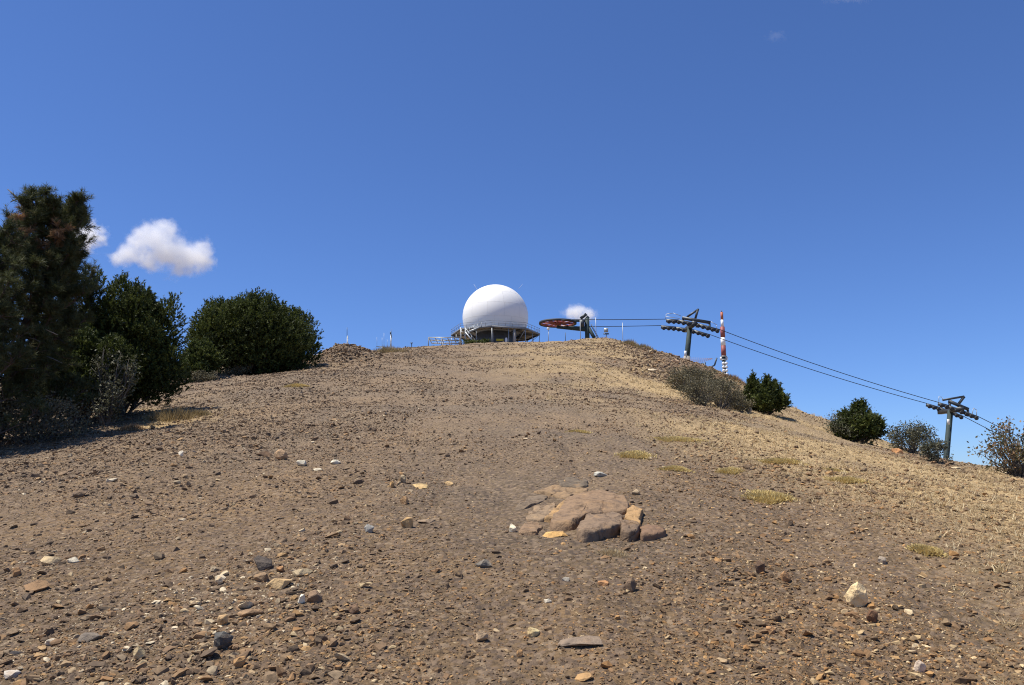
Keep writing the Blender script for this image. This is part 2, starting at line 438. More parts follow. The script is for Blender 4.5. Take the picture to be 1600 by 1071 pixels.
class MB:
    def __init__(s): s.V, s.F, s.n = [], [], 0
    def add(s, V, F):
        V = np.asarray(V, float).reshape(-1, 3)
        s.V.append(V); s.F += [tuple(int(i) + s.n for i in f) for f in F]; s.n += len(V)
        return s
    def box(s, lo, hi):
        (a, b, c), (d, e, f) = lo, hi
        return s.add([(a,b,c),(d,b,c),(d,e,c),(a,e,c),(a,b,f),(d,b,f),(d,e,f),(a,e,f)],
                     [(3,2,1,0),(4,5,6,7),(0,1,5,4),(1,2,6,5),(2,3,7,6),(3,0,4,7)])
    def bar(s, p, q, w, h=None, up=(0,0,1), w2=None, h2=None):
        h = h or w; w2 = w2 or w; h2 = h2 or h
        p, q = Vector(p), Vector(q)
        d = (q - p).normalized(); u = Vector(up)
        if abs(d.dot(u)) > .99: u = Vector((0,1,0))
        x = d.cross(u).normalized(); y = x.cross(d)
        V = [c + x*a*ww/2 + y*b*hh/2 for c, ww, hh in ((p,w,h),(q,w2,h2)) for a, b in ((-1,-1),(1,-1),(1,1),(-1,1))]
        return s.add([tuple(v) for v in V], [(3,2,1,0),(4,5,6,7),(0,1,5,4),(1,2,6,5),(2,3,7,6),(3,0,4,7)])
    def tube(s, pts, rad, n=8, cap=True):
        pts = [Vector(p) for p in pts]
        rad = [rad]*len(pts) if isinstance(rad, (int, float)) else rad
        V, F = [], []
        ref = Vector((0.13, 0.31, 0.94))
        for i, p in enumerate(pts):
            d = (pts[min(i+1, len(pts)-1)] - pts[max(i-1, 0)]).normalized()
            x = d.cross(ref if abs(d.dot(ref)) < .95 else Vector((1,0,0))).normalized(); y = d.cross(x)
            for k in range(n):
                a = 2*math.pi*k/n
                V.append(tuple(p + (x*math.cos(a) + y*math.sin(a))*rad[i]))
        for i in range(len(pts)-1):
            for k in range(n):
                a, b = i*n+k, i*n+(k+1) % n
                F.append((a, b, b+n, a+n))
        if cap:
            F.append(tuple(range(n-1, -1, -1))); F.append(tuple((len(pts)-1)*n+k for k in range(n)))
        return s.add(V, F)
    def lathe(s, prof, c, n=24, axis='Z'):
        V, F = [], []
        for r, z in prof:
            for k in range(n):
                a = 2*math.pi*k/n
                x, y = r*math.cos(a), r*math.sin(a)
                V.append((c[0]+x, c[1]+y, c[2]+z) if axis == 'Z' else (c[0]+x, c[1]+z, c[2]+y))
        for i in range(len(prof)-1):
            for k in range(n):
                a, b = i*n+k, i*n+(k+1) % n
                F.append((a, b, b+n, a+n) if axis == 'Z' else (a, a+n, b+n, b))
        F.append(tuple(range(n-1, -1, -1)) if axis == 'Z' else tuple(range(n)))
        t = tuple((len(prof)-1)*n+k for k in range(n))
        F.append(t if axis == 'Z' else t[::-1])
        return s.add(V, F)
    def build(s, name, mat, parent=None, loc=None, smooth=False):
        b = BASE[parent] if parent is not None else (np.zeros(3) if loc is None else np.asarray(loc, float))
        V = np.concatenate(s.V) - b
        me = make_mesh(name, V, s.F, smooth=smooth)
        return link(name, me, parent, loc, mat)

# ------------------------------------------------------------------ the hillside
az = np.concatenate([np.linspace(-180, -44, 46)[:-1], np.linspace(-44, 44, 440), np.linspace(44, 180, 46)[1:-1]])
rad = np.concatenate([[0.6, 1.2, 1.8, 2.4], np.geomspace(2.9, 110, 400), np.geomspace(112, 330, 70), np.geomspace(350, 30000, 40)])
A_, R_ = np.meshgrid(np.radians(az), rad, indexing='xy')      # rows: radius
GX, GY = R_ * np.sin(A_), R_ * np.cos(A_)
GZ = H(GX, GY)
nr, na = GX.shape

def straw_mask(X, Y):                              # where dry grass covers the stones
    X, Y = np.asarray(X, float), np.asarray(Y, float)
    u = X / np.maximum(Y, 0.5)
    edge = np.interp(Y, [5, 8, 10.6, 15, 25, 40, 75], [.62, .42, .27, .16, .06, .02, .07])
    m = (u - edge) / 0.22 + 0.5
    m = np.clip(m, 0, 1) * np.clip((Y - 3.2) / 5, 0.25, 1)
    m = m * (1 - .7*np.exp(-((u - .23 + .0016*(Y-30))/.075)**2) * np.clip((Y-27)/6, 0, 1) * np.clip((60-Y)/8, 0, 1))
    nz = fbm(X / 1.7, Y / 2.2, 4, 77)
    nz2 = fbm(X / 6.0, Y / 6.0, 2, 78)
    m = m * np.clip(0.78 + 0.7 * nz + 0.45 * nz2, 0, 1)
    # pale grassy strips on the upper left
    l = np.exp(-((u + 0.28 - 0.0012*(Y-30)) / 0.06) ** 2) * np.clip((Y - 26) / 10, 0, 1) * np.clip(0.4 + nz, 0, 1) * .8
    l2 = np.exp(-((u + 0.46) / 0.07) ** 2) * np.clip((Y - 11) / 4, 0, 1) * np.clip((24 - Y) / 6, 0, 1) * np.clip(0.3 + nz, 0, 1)
    return np.clip(np.maximum(m, np.maximum(l, l2)), 0, 1)

gv = np.stack([GX, GY, GZ], -1).reshape(-1, 3)
ii = np.arange(nr - 1)[:, None] * na; jj = np.arange(na)[None]; j2 = (jj + 1) % na
gf = np.stack([ii + jj, ii + na + jj, ii + na + j2, ii + j2], -1).reshape(-1, 4)[:, ::-1].copy()
gstraw = straw_mask(gv[:, 0], gv[:, 1])
c0 = len(gv)
gme = make_mesh("hillside_ground", gv, gf, {"straw": gstraw}, smooth=True)
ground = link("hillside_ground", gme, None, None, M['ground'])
tag(ground, "bare brown stony hillside rising to the summit", None, None, "structure")

# ------------------------------------------------------------------ stones
def hull_mesh(name, seed, npts=16, scale=(1, .75, .5), sub=0, rough=0.0, flatten=True):
    import bmesh
    r = np.random.default_rng(seed)
    p = r.normal(size=(npts, 3)); p /= np.linalg.norm(p, axis=1)[:, None]
    p *= r.uniform(0.75, 1.05, (npts, 1)); p *= np.array(scale) / 2
    bm = bmesh.new()
    for q in p: bm.verts.new(q)
    res = bmesh.ops.convex_hull(bm, input=bm.verts)
    junk = [g for g in res.get('geom_interior', []) + res.get('geom_unused', []) if isinstance(g, bmesh.types.BMVert)]
    if junk: bmesh.ops.delete(bm, geom=list(set(junk)), context='VERTS')
    if sub:
        bmesh.ops.bevel(bm, geom=list(bm.edges), offset=min(scale)*0.05, segments=1, affect='EDGES', clamp_overlap=True)
        bmesh.ops.triangulate(bm, faces=list(bm.faces))
        bmesh.ops.subdivide_edges(bm, edges=list(bm.edges), cuts=sub, use_grid_fill=True)
        for v in bm.verts:
            nn = v.co.normalized()
            d = mnoise.fractal(v.co * (3.2 / max(scale)) + Vector((seed, 0, 0)), 0.9, 2.1, 4)
            v.co += nn * d * rough * max(scale)
    me = bpy.data.meshes.new(name)
    bm.to_mesh(me); bm.free()
    return me

lib = bpy.data.collections.new("gravel_shapes")
stone_shapes = []
for k in range(16):
    me = hull_mesh("gravel_stone", 100 + k, random.choice([10, 13, 16, 20]),
                   (1, random.uniform(.6, .95), random.uniform(.32, .72)))
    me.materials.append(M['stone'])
    stone_shapes.append(me)
    lib.objects.link(bpy.data.objects.new("gravel_stone_%02d" % k, me))

def scatter_group(name, coll):
    ng = bpy.data.node_groups.new(name, 'GeometryNodeTree')
    ng.interface.new_socket('Geometry', in_out='INPUT', socket_type='NodeSocketGeometry')
    ng.interface.new_socket('Geometry', in_out='OUTPUT', socket_type='NodeSocketGeometry')
    N, L = ng.nodes, ng.links
    gi, go = N.new('NodeGroupInput'), N.new('NodeGroupOutput')
    iop, ci = N.new('GeometryNodeInstanceOnPoints'), N.new('GeometryNodeCollectionInfo')
    ci.inputs['Collection'].default_value = coll
    ci.inputs['Separate Children'].default_value = True
    ci.inputs['Reset Children'].default_value = True
    iop.inputs['Pick Instance'].default_value = True
    def named(n, t):
        a = N.new('GeometryNodeInputNamedAttribute'); a.data_type = t; a.inputs['Name'].default_value = n
        return a.outputs[0]
    L.new(gi.outputs[0], iop.inputs['Points']); L.new(ci.outputs[0], iop.inputs['Instance'])
    L.new(named('pick', 'INT'), iop.inputs['Instance Index'])
    L.new(named('turn', 'FLOAT_VECTOR'), iop.inputs['Rotation'])
    L.new(named('size', 'FLOAT_VECTOR'), iop.inputs['Scale'])
    L.new(iop.outputs[0], go.inputs[0])
    return ng

def scatter(name, coll, nshapes, P, rot, size, parent=None):
    me = bpy.data.meshes.new(name)
    me.vertices.add(len(P)); me.vertices.foreach_set("co", np.asarray(P, np.float32).ravel())
    a = me.attributes.new('pick', 'INT', 'POINT'); a.data.foreach_set("value", rng.integers(0, nshapes, len(P)).astype(np.int32))
    a = me.attributes.new('turn', 'FLOAT_VECTOR', 'POINT'); a.data.foreach_set("vector", np.asarray(rot, np.float32).ravel())
    a = me.attributes.new('size', 'FLOAT_VECTOR', 'POINT'); a.data.foreach_set("vector", np.asarray(size, np.float32).ravel())
    o = link(name, me, parent)
    md = o.modifiers.new("scatter", 'NODES'); md.node_group = scatter_group(name, coll)
    return o

def stone_field(n, ymin, ymax, umax=1.0):
    Y = np.exp(rng.uniform(math.log(ymin), math.log(ymax), n))
    u = rng.uniform(-umax, umax, n)
    return u * Y * 1.0, Y

N0 = 790000
sx_, sy_ = stone_field(N0, 2.4, 95)
u_ = sx_ / sy_
rub = .75*fbm(sx_ / 1.3, sy_ / 1.6, 3, 41) + .75*fbm(sx_ / 3.6, sy_ / 4.5, 2, 43)
# left is coarse rubble, the worn middle is finer, grass hides stones at the upper right
dens = 0.60 + 0.55 * rub - 0.34 * np.exp(-((u_ - 0.03) / 0.22) ** 2) * np.clip(1.5 - sy_ / 14, 0.25, 1) + 0.25 * np.clip(-u_ * 2, 0, 1) + 0.42 * np.clip((u_ - .12) * 5, 0, 1) * np.clip((11 - sy_) / 3, 0, 1)
dens *= 1 - 0.8 * straw_mask(sx_, sy_) * np.clip((sy_ - 6) / 10, 0, 1)
# rocky bank on the right of the summit
bank = np.exp(-((u_ - .23 + .0016*(sy_-30)) / 0.075) ** 2) * np.clip((sy_ - 27) / 6, 0, 1) * np.clip((60 - sy_) / 8, 0, 1)
trk = np.exp(-((u_ + .06*np.clip((sy_-5)/8,0,1) - .05) / .11) ** 2) * np.clip((sy_-3)/2, 0, 1)      # worn track up the middle
dens *= 1 - .5 * trk
dens = np.clip(dens + 0.9 * bank, 0, 1)
keep = rng.uniform(0, 1, N0) < dens
sx_, sy_, u_, bank, rub = sx_[keep], sy_[keep], u_[keep], bank[keep], rub[keep]
smin = np.maximum(0.011, 0.0016 * sy_)
ss = smin * rng.uniform(0, 1, len(sx_)) ** (-1 / (np.interp(sy_, [3, 8, 13, 30], [2.35, 2.5, 3.0, 3.0]) - 1.5*bank - np.clip(.75*rub, -.3, .55)*np.clip(1.5-sy_/14, 0, 1) - .3*np.clip((u_ - .12) * 5, 0, 1)*np.clip((11 - sy_) / 3, 0, 1)))
cap = 0.085 + 0.05 * np.clip(-u_, 0, .6) + 0.0018 * sy_ + 0.22 * bank
ss = np.where(ss > cap, smin * rng.uniform(1, 2, len(ss)), ss)
mid = np.exp(-((u_ - 0.03) / 0.25) ** 2) * np.clip(1.4 - sy_ / 12, 0, 1)
ss = np.where((mid > 0.5) & (ss > 0.05) & (rng.uniform(0, 1, len(ss)) < 0.8), ss * 0.45, ss)
sz_ = H(sx_, sy_)
rot_ = np.stack([rng.normal(0.18, .28, len(ss)), rng.normal(0, .28, len(ss)), rng.uniform(0, 6.283, len(ss))], -1)
size_ = ss[:, None] * np.stack([rng.uniform(.85, 1.25, len(ss)), rng.uniform(.75, 1.1, len(ss)), rng.uniform(.7, 1.15, len(ss))], -1)
sz_ = sz_ + size_[:, 2] * rng.uniform(-0.24, 0.14, len(ss)) + size_[:, 2] * .16 * np.clip((sy_ - 7) / 5, 0, 1)
# the stones that show largest are pieces of the hillside, each an object of its own
vis = (np.abs(u_) < 0.64) & (sy_ > 3.9) & (sy_ < 30)
score = np.where(vis, ss / sy_, 0)
order = np.argsort(-score)
pick = order[:250]
rest = np.ones(len(ss), bool); rest[pick] = False
for i in pick:
    o = link("stone", stone_shapes[rng.integers(0, 16)], ground)
    o.location = (sx_[i], sy_[i], sz_[i]); o.rotation_euler = rot_[i]; o.scale = size_[i]
for k in range(46):                                # blocks of the rocky bank below the upper lift tower
    f_ = rng.uniform()
    bx_, by_ = (rng.uniform(995, 1075), None) if k < 34 else (rng.uniform(1140, 1185), None)
    by_ = np.interp(bx_, [995, 1035, 1075, 1140, 1185], [556, 574, 592, 606, 626]) + rng.normal(0, 9)
    p_ = hit(bx_, by_)
    if p_[1] > 62: continue
    o = link("stone", stone_shapes[rng.integers(0, 16)], ground)
    s_ = rng.uniform(3.5, 11) * mpp(by_, p_[1])
    o.location = (p_[0], p_[1], p_[2] + .1*s_); o.rotation_euler = rng.normal(0, .35, 3) + np.array([0, 0, rng.uniform(0, 6)]); o.scale = (s_*1.2, s_, s_*.9)
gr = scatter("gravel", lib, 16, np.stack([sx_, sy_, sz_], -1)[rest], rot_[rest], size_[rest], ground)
tag(gr, "loose brown and grey gravel covering the slope", kind="stuff")

# ------------------------------------------------------------------ dry grass
glib = bpy.data.collections.new("grass_shapes")
def tuft_mesh(seed, n=16):
    r = np.random.default_rng(seed)
    a = r.uniform(0, 6.283, n); ln = r.uniform(.45, 1.0, n); lean = r.uniform(.1, .8, n)
    b = np.stack([r.normal(0, .16, n), r.normal(0, .16, n), np.full(n, -.08)], -1)
    d = np.stack([np.cos(a)*np.sin(lean), np.sin(a)*np.sin(lean), np.cos(lean)], -1)
    w = np.stack([-np.sin(a), np.cos(a), 0*a], -1) * 0.03
    mid_ = b + d * ln[:, None] * .55; tip = b + d * ln[:, None] + np.stack([np.cos(a), np.sin(a), -0.6 + 0*a], -1) * (.18*ln*lean)[:, None]
    V = np.stack([b - w, b + w, mid_ + w*.7, mid_ - w*.7, tip], 1).reshape(-1, 3)
    k = np.arange(n)[:, None] * 5
    F = np.concatenate([k + [0,1,2], k + [0,2,3], k + [3,2,4]])
    return make_mesh("straw_tuft", V, F, {"tint": np.repeat(r.uniform(0, 1, n), 5)})
for k in range(6):
    me = tuft_mesh(k); me.materials.append(M['straw'])
    glib.objects.link(bpy.data.objects.new("straw_tuft_%d" % k, me))
NG = 195000
gx, gy = stone_field(NG, 3.0, 75)
gm = straw_mask(gx, gy)
kp = rng.uniform(0, 1, NG) < (gm ** 1.4) * 0.55
gx, gy = gx[kp], gy[kp]
gh = rng.uniform(.018, .05, len(gx)) * (1 + np.clip((gy-8) / 22, 0, 1.8)) * np.where(rng.uniform(0, 1, len(gx)) < .06, 1.9, 1)
ga = np.stack([rng.normal(0, .15, len(gx)), rng.normal(0, .15, len(gx)), rng.uniform(0, 6.283, len(gx))], -1)
grs = scatter("dry_grass", glib, 6, np.stack([gx, gy, H(gx, gy)], -1), ga, np.stack([gh*1.8, gh*1.8, gh], -1))
tag(grs, "short straw-coloured dry grass on the right-hand slope", "grass", kind="stuff")

# ------------------------------------------------------------------ rock outcrop in the middle of the slope
def slab(outline, h, colour, parent, seed, dome=0.03, back=0.25):
    h = h * .88
    """One block of the outcrop: OUTLINE is its top edge, H how far it stands out of the ground."""
    pts = []
    for (zx, zy) in outline:
        px, py = 780 + zx / 5.714, 730 + zy / 5.714
        f = (zy - min(o_[1] for o_ in outline)) / (max(o_[1] for o_ in outline) - min(o_[1] for o_ in outline))
        pts.append(hit(px, py, h * (back + (1 - back) * f)))
    pts = np.array(pts)
    yf, yb = pts[:, 1].min(), pts[:, 1].max()
    # resample and soften the outline
    d = np.linalg.norm(np.diff(np.vstack([pts, pts[:1]]), axis=0), axis=1)
    t = np.concatenate([[0], np.cumsum(d)]); q = np.linspace(0, t[-1], 57)[:-1]
    c = np.stack([np.interp(q, t, np.append(pts[:, k], pts[0, k])) for k in range(2)], -1)
    for _ in range(1): c = (np.roll(c, 1, 0) + 2*c + np.roll(c, -1, 0)) / 4
    cen = c.mean(0); n = len(c)
    r_ = np.random.default_rng(seed)
    rings = [(1.10, -0.10), (1.075, 0.0), (1.06, .35), (1.05, .68), (1.025, .87), (.98, .96), (.88, .99), (.7, 1.0), (.5, 1.0), (.25, 1.0)]
    V = []
    for s_, hh in rings:
        p = cen + (c - cen) * s_
        g = H(p[:, 0], p[:, 1])
        hl = h * (back + (1 - back) * np.clip((yb - p[:, 1]) / (yb - yf), 0, 1))
        z = g + (hl * hh if hh >= 0 else hh) + (dome * (1 - s_ * s_) if s_ < 1 else 0)
        V.append(np.column_stack([p, z]))
    V = np.concatenate(V + [np.array([[cen[0], cen[1], H(cen[0], cen[1]) + h*(back+(1-back)*(yb-cen[1])/(yb-yf)) + dome]])])
    for i in range(len(V)):
        co = Vector(V[i])
        nn = mnoise.noise_vector(co * 7 + Vector((seed, 0, 0))) * 0.018 + mnoise.noise_vector(co * 22) * 0.012 + mnoise.noise_vector(co * 3) * .02
        V[i] += np.array(nn)
    F = []
    for k in range(len(rings) - 1):
        for j in range(n):
            a, b = k*n + j, k*n + (j+1) % n
            F.append((a, b, b+n, a+n))
    top = len(V) - 1; k = (len(rings)-1)*n
    for j in range(n): F.append((k + j, k + (j+1) % n, top))
    # keep the winding outward
    area = np.sum(c[:, 0]*np.roll(c[:, 1], -1) - np.roll(c[:, 0], -1)*c[:, 1])
    if area < 0: F = [f[::-1] for f in F]
    me = make_mesh("rock_slab", V - BASE[parent], F, smooth=True)
    o = link("rock_slab", me, parent, None, M['rock'])
    o.color = (*colour, 1)
    return o

BR, GB, TN = (.235,.172,.128), (.215,.165,.132), (.36,.25,.145)
oc = hit(930, 835)
outcrop = thing("rock_outcrop", oc, "low cracked brown rock outcrop standing out of the gravel in mid slope", "rock")
slab([(600,265),(800,212),(1000,218),(1118,272),(1128,368),(1000,385),(820,405),(700,470),(620,490),(480,480),(490,420),(560,350)], .075, BR, outcrop, 1, .010)
slab([(690,520),(800,420),(1000,395),(1105,412),(1085,490),(1050,515),(960,540),(870,560),(740,570)], .09, GB, outcrop, 2, .010, .7)
slab([(1085,505),(1130,465),(1200,472),(1255,505),(1240,560),(1160,575),(1085,560)], .085, (.18,.138,.112), outcrop, 3, .006, .75)
slab([(1140,350),(1190,322),(1258,372),(1265,485),(1200,465),(1135,435)], .07, TN, outcrop, 4, .006, .5)
slab([(1265,530),(1340,495),(1465,530),(1470,580),(1400,600),(1270,610)], .05, (.195,.135,.105), outcrop, 5, .01, .4)
slab([(240,455),(320,345),(500,322),(470,420),(400,452)], .035, (.25,.195,.15), outcrop, 6, .006)
slab([(405,440),(520,335),(610,290),(598,335),(560,420),(470,450)], .045, TN, outcrop, 7, .004, .6)
slab([(330,212),(470,172),(790,172),(780,212),(600,258),(480,240)], .03, (.25,.185,.13), outcrop, 8, .008)
slab([(540,135),(600,95),(720,92),(790,112),(780,160),(545,160)], .03, (.15,.128,.11), outcrop, 9, .008)
slab([(140,370),(280,262),(440,262),(360,312),(200,370)], .02, (.19,.155,.128), outcrop, 10, .006)
slab([(165,575),(225,492),(320,482),(400,520),(330,578)], .025, BR, outcrop, 11, .008)

# ------------------------------------------------------------------ single stones that can be pointed at
STONES = [
 # px, py of foot, width px, height px, colour, label
 (1344,949,36,36,(.66,.54,.36),"round pale tan boulder with a white side, largest loose stone on the right"),
 (1366,974,18,20,(.17,.10,.065),"dark reddish stone just below the round pale boulder"),
 (408,892,32,24,(.10,.088,.085),"dark grey pointed stone above the long pale block"),
 (434,922,52,22,(.42,.32,.20),"long pale tan block on the left foreground gravel"),
 (470,902,36,16,(.36,.31,.23),"buff grey slab just right of the pale tan block"),
 (407,910,30,18,(.22,.165,.12),"rounded brown stone left of the long pale block"),
 (437,895,24,12,(.30,.18,.10),"orange brown stone behind the long pale block"),
 (470,944,14,14,(.72,.70,.66),"bright white quartz lump leaning on a flat brown slab"),
 (488,943,28,18,(.19,.14,.11),"flat brown slab beside the white quartz lump"),
 (552,960,22,14,(.15,.105,.085),"dark brown rounded stone right of the white quartz lump"),
 (49,927,44,22,(.23,.155,.10),"large brown block near the left edge of the foreground"),
 (75,884,38,18,(.42,.35,.25),"pale streaked buff slab above the brown left-edge block"),
 (112,880,20,12,(.45,.44,.41),"whitish grey flat stone right of the streaked buff slab"),
 (23,902,16,14,(.30,.19,.11),"small tan brown stone left of the streaked buff slab"),
 (75,1010,24,14,(.55,.52,.47),"whitish wedge stone left of the flat grey slab"),
 (134,1004,48,18,(.155,.14,.135),"flat dark grey slab sunk in the lower left gravel"),
 (14,1062,30,16,(.42,.42,.44),"pale grey wedge in the bottom left corner"),
 (130,1080,66,22,(.19,.145,.11),"broad brown slab cut by the bottom edge at the left"),
 (214,1032,20,18,(.47,.39,.26),"squarish cream stone right of the flat grey slab"),
 (343,1016,36,26,(.085,.09,.10),"dark blue grey angular stone in the lower left foreground"),
 (372,1044,24,16,(.34,.22,.12),"tan brown stone below the dark blue grey one"),
 (345,979,20,20,(.40,.29,.18),"upright pale tan stone above the dark blue grey one"),
 (388,966,46,18,(.27,.19,.13),"long brown slab right of the upright pale tan stone"),
 (301,949,26,13,(.44,.37,.27),"pale buff stone left of the long brown slab"),
 (348,900,20,10,(.46,.40,.30),"small pale stone up slope of the squat cream pebble"),
 (341,914,13,11,(.47,.40,.31),"squat cream pebble below a small pale stone"),
 (171,754,22,10,(.46,.43,.38),"pale flat stone high on the left gravel, dark stone beside it"),
 (122,778,32,15,(.12,.095,.08),"dark low stone on the left gravel below the trees"),
 (282,713,11,8,(.68,.67,.64),"white stone on the gravel just right of the tree shadow"),
 (437,719,24,16,(.37,.27,.19),"pinkish tan slab above the chalky white stones"),
 (410,714,30,12,(.11,.075,.055),"dark brown lump beside the pinkish tan slab"),
 (470,729,20,12,(.58,.57,.52),"streaked chalky white stone, leftmost of the white cluster"),
 (521,726,22,10,(.62,.61,.56),"chalky white stone, rightmost of the white cluster"),
 (495,736,16,6,(.58,.55,.48),"thin whitish sliver in the middle of the white cluster"),
 (655,764,38,13,(.48,.37,.21),"long flat yellowish slab uphill left of the outcrop"),
 (612,763,11,11,(.40,.27,.14),"small tan block left of the long yellowish slab"),
 (629,755,14,12,(.33,.28,.21),"grey tan stone just behind the small tan block"),
 (700,759,20,9,(.44,.33,.20),"buff slab right of the long yellowish one"),
 (636,826,24,17,(.42,.30,.17),"oval tan stone downhill of the long yellowish slab"),
 (667,818,36,11,(.20,.16,.13),"thin grey brown slab touching the oval tan stone"),
 (631,789,16,11,(.34,.23,.14),"orange tan block between the yellowish slab and the oval stone"),
 (576,833,16,17,(.28,.29,.31),"blue grey pointed stone left of the oval tan stone"),
 (868,840,44,15,(.50,.33,.15),"flat yellow orange stone at the front of the outcrop"),
 (801,832,13,13,(.62,.59,.52),"white stone at the left foot of the outcrop"),
 (938,746,24,12,(.40,.42,.43),"pale blue grey stone behind the outcrop"),
 (995,774,18,11,(.33,.28,.22),"grey tan stone uphill right of the outcrop"),
 (756,888,30,16,(.155,.148,.145),"cracked dark grey block below the outcrop"),
 (911,1018,92,18,(.20,.165,.145),"wide flat purplish grey slab sunk in the bottom foreground"),
 (985,926,24,20,(.155,.115,.09),"dark brown cube-like stone below the outcrop at the right"),
 (945,916,22,10,(.38,.22,.12),"flat orange stone left of the dark brown cube-like one"),
 (884,909,16,9,(.47,.46,.44),"pale grey flake above the sunken wide slab"),
 (855,943,18,8,(.50,.48,.44),"thin whitish flake between outcrop and wide slab"),
 (833,996,22,16,(.50,.44,.28),"cream lichen-spotted stone left of the wide slab"),
 (752,1004,22,15,(.36,.28,.21),"tan stone left of the lichen-spotted one"),
 (812,1028,12,12,(.38,.24,.13),"small orange stone below the lichen-spotted one"),
 (914,1066,36,12,(.36,.24,.13),"low tan stone near the bottom edge below the wide slab"),
 (1442,1052,24,16,(.55,.48,.44),"pinkish white angular stone in the lower right foreground"),
 (1205,991,26,14,(.34,.21,.12),"orange tan slab in the right foreground below a brown block"),
 (1405,953,28,10,(.36,.26,.15),"flat tan stone right of the round pale boulder"),
 (1382,882,24,14,(.28,.25,.23),"grey stone uphill of the round pale boulder"),
 (1229,911,20,15,(.36,.225,.13),"orange tan lump uphill left of the round pale boulder"),
 (1190,898,20,20,(.16,.11,.085),"brown upright block left of the orange tan lump"),
 (1131,1038,24,11,(.40,.31,.21),"pale tan flat stone near the bottom right of centre"),
 (1405,709,26,11,(.38,.21,.11),"orange brown rock on the right skyline under the oak bush"),
 (1588,742,44,9,(.55,.48,.38),"pale slab on the skyline at the right edge"),
 (1495,733,24,6,(.50,.44,.33),"thin pale slab on the skyline beneath the lower lift tower"),
 (1020,582,22,11,(.50,.45,.38),"pale block in the rocky bank left of the grey shrubs"),
 (1056,568,16,9,(.52,.40,.30),"pinkish pale rock on the bank crest below the upper lift tower"),
 (1172,645,12,9,(.30,.27,.23),"grey block at the right end of the low grey shrubs"),
]
for k, (px, py, w, h, col, lab) in enumerate(STONES):
    p = hit(px, min(py, 1069))
    if py > 1069: p = hit(px, 1069) + np.array([0, -(py-1069)*0.012, 0]); p[2] = H(p[0], p[1])
    m_ = mpp(py, p[1])
    W_, H_ = w * m_, h * m_
    tall = H_ > 0.62 * W_
    dep = W_ * (0.85 if tall else 0.75)
    hz = H_ * (1.05 if tall else 0.9)
    # a flat stone shows its top: part of its height in the picture is its depth
    if not tall: hz = max(0.42 * H_, H_ - dep * 0.22)
    me = hull_mesh("stone", 500 + k, 22 if tall else 18, (W_, dep, hz * 1.5), 2, 0.018) if k else hull_mesh("stone", 500, 44, (W_, dep, hz * 1.35), 2, 0.03)
    me.materials.append(M['single_stone'])
    o = link("stone", me, None, (p[0], p[1] + dep * 0.35, float(H(p[0], p[1] + dep*.35)) + hz * 0.32))
    r_ = np.random.default_rng(k)
    o.rotation_euler = (0.17 + r_.normal(0, .05), r_.normal(0, .06), r_.normal(0, .25))
    o.color = (*[min(.8, c_*1.15) for c_ in col], 1)
    tag(o, lab, "stone", "loose stones one can point at")

# ------------------------------------------------------------------ rubble heap on the left of the summit
hb = at(538, 568, 37); hb[2] = float(H(hb[0], hb[1]))
heap = thing("rubble_heap", hb, "heap of grey brown broken stone beside the round juniper", "rubble")
def heap_h(x, y):
    a = ((x + .1) / 1.75) ** 2 + (y / 1.5) ** 2
    return .70 * np.exp(-a ** 1.7) * (1 + .13 * np.sin(2.6 * x + 2.2) + .08*np.sin(5.3*y))
gxx, gyy = np.meshgrid(np.linspace(-3, 3, 50), np.linspace(-2.6, 2.6, 44))
hz_ = H(hb[0] + gxx, hb[1] + gyy) + heap_h(gxx, gyy) - 0.10
hv = np.stack([gxx, gyy, hz_ - hb[2] + 0.03*fbm(gxx*5, gyy*5, 2, 3)], -1).reshape(-1, 3)
i_ = np.arange(43)[:, None]*50 + np.arange(49)[None]
hf = np.stack([i_, i_+1, i_+51, i_+50], -1).reshape(-1, 4)
link("mound", make_mesh("mound", hv, hf, {"straw": np.zeros(len(hv))}, True), heap, None, M['ground'])
hr = np.random.default_rng(3)
def heap_point():
    while True:
        x, y = hr.uniform(-2.6, 2.6), hr.uniform(-2.4, 1.2)
        if hr.uniform() < heap_h(x, y) + .12: return x, y
for k in range(150):
    x, y = heap_point()
    o = link("broken_stone", stone_shapes[k % 16], heap)
    z = float(H(hb[0]+x, hb[1]+y)) + heap_h(x, y) - .08
    s_ = min(.11 * hr.uniform() ** -.45, .40)
    o.location = (x, y, z - hb[2]); o.scale = (s_*1.2, s_, s_*.9); o.rotation_euler = hr.uniform(-.7, .7, 3) + np.array([0, 0, hr.uniform(0, 6)])
P_ = np.array([heap_point() for _ in range(2600)])
P3 = np.column_stack([P_, H(hb[0]+P_[:,0], hb[1]+P_[:,1]) + heap_h(P_[:,0], P_[:,1]) - .09 - hb[2]])
s_ = np.minimum(.06 * hr.uniform(size=2600) ** -.5, .24)
o = scatter("small_rubble", lib, 16, P3, hr.uniform(-.8, .8, (2600, 3)), s_[:, None]*np.array([1.2, 1, .9]), heap)
tag(o, kind="stuff")

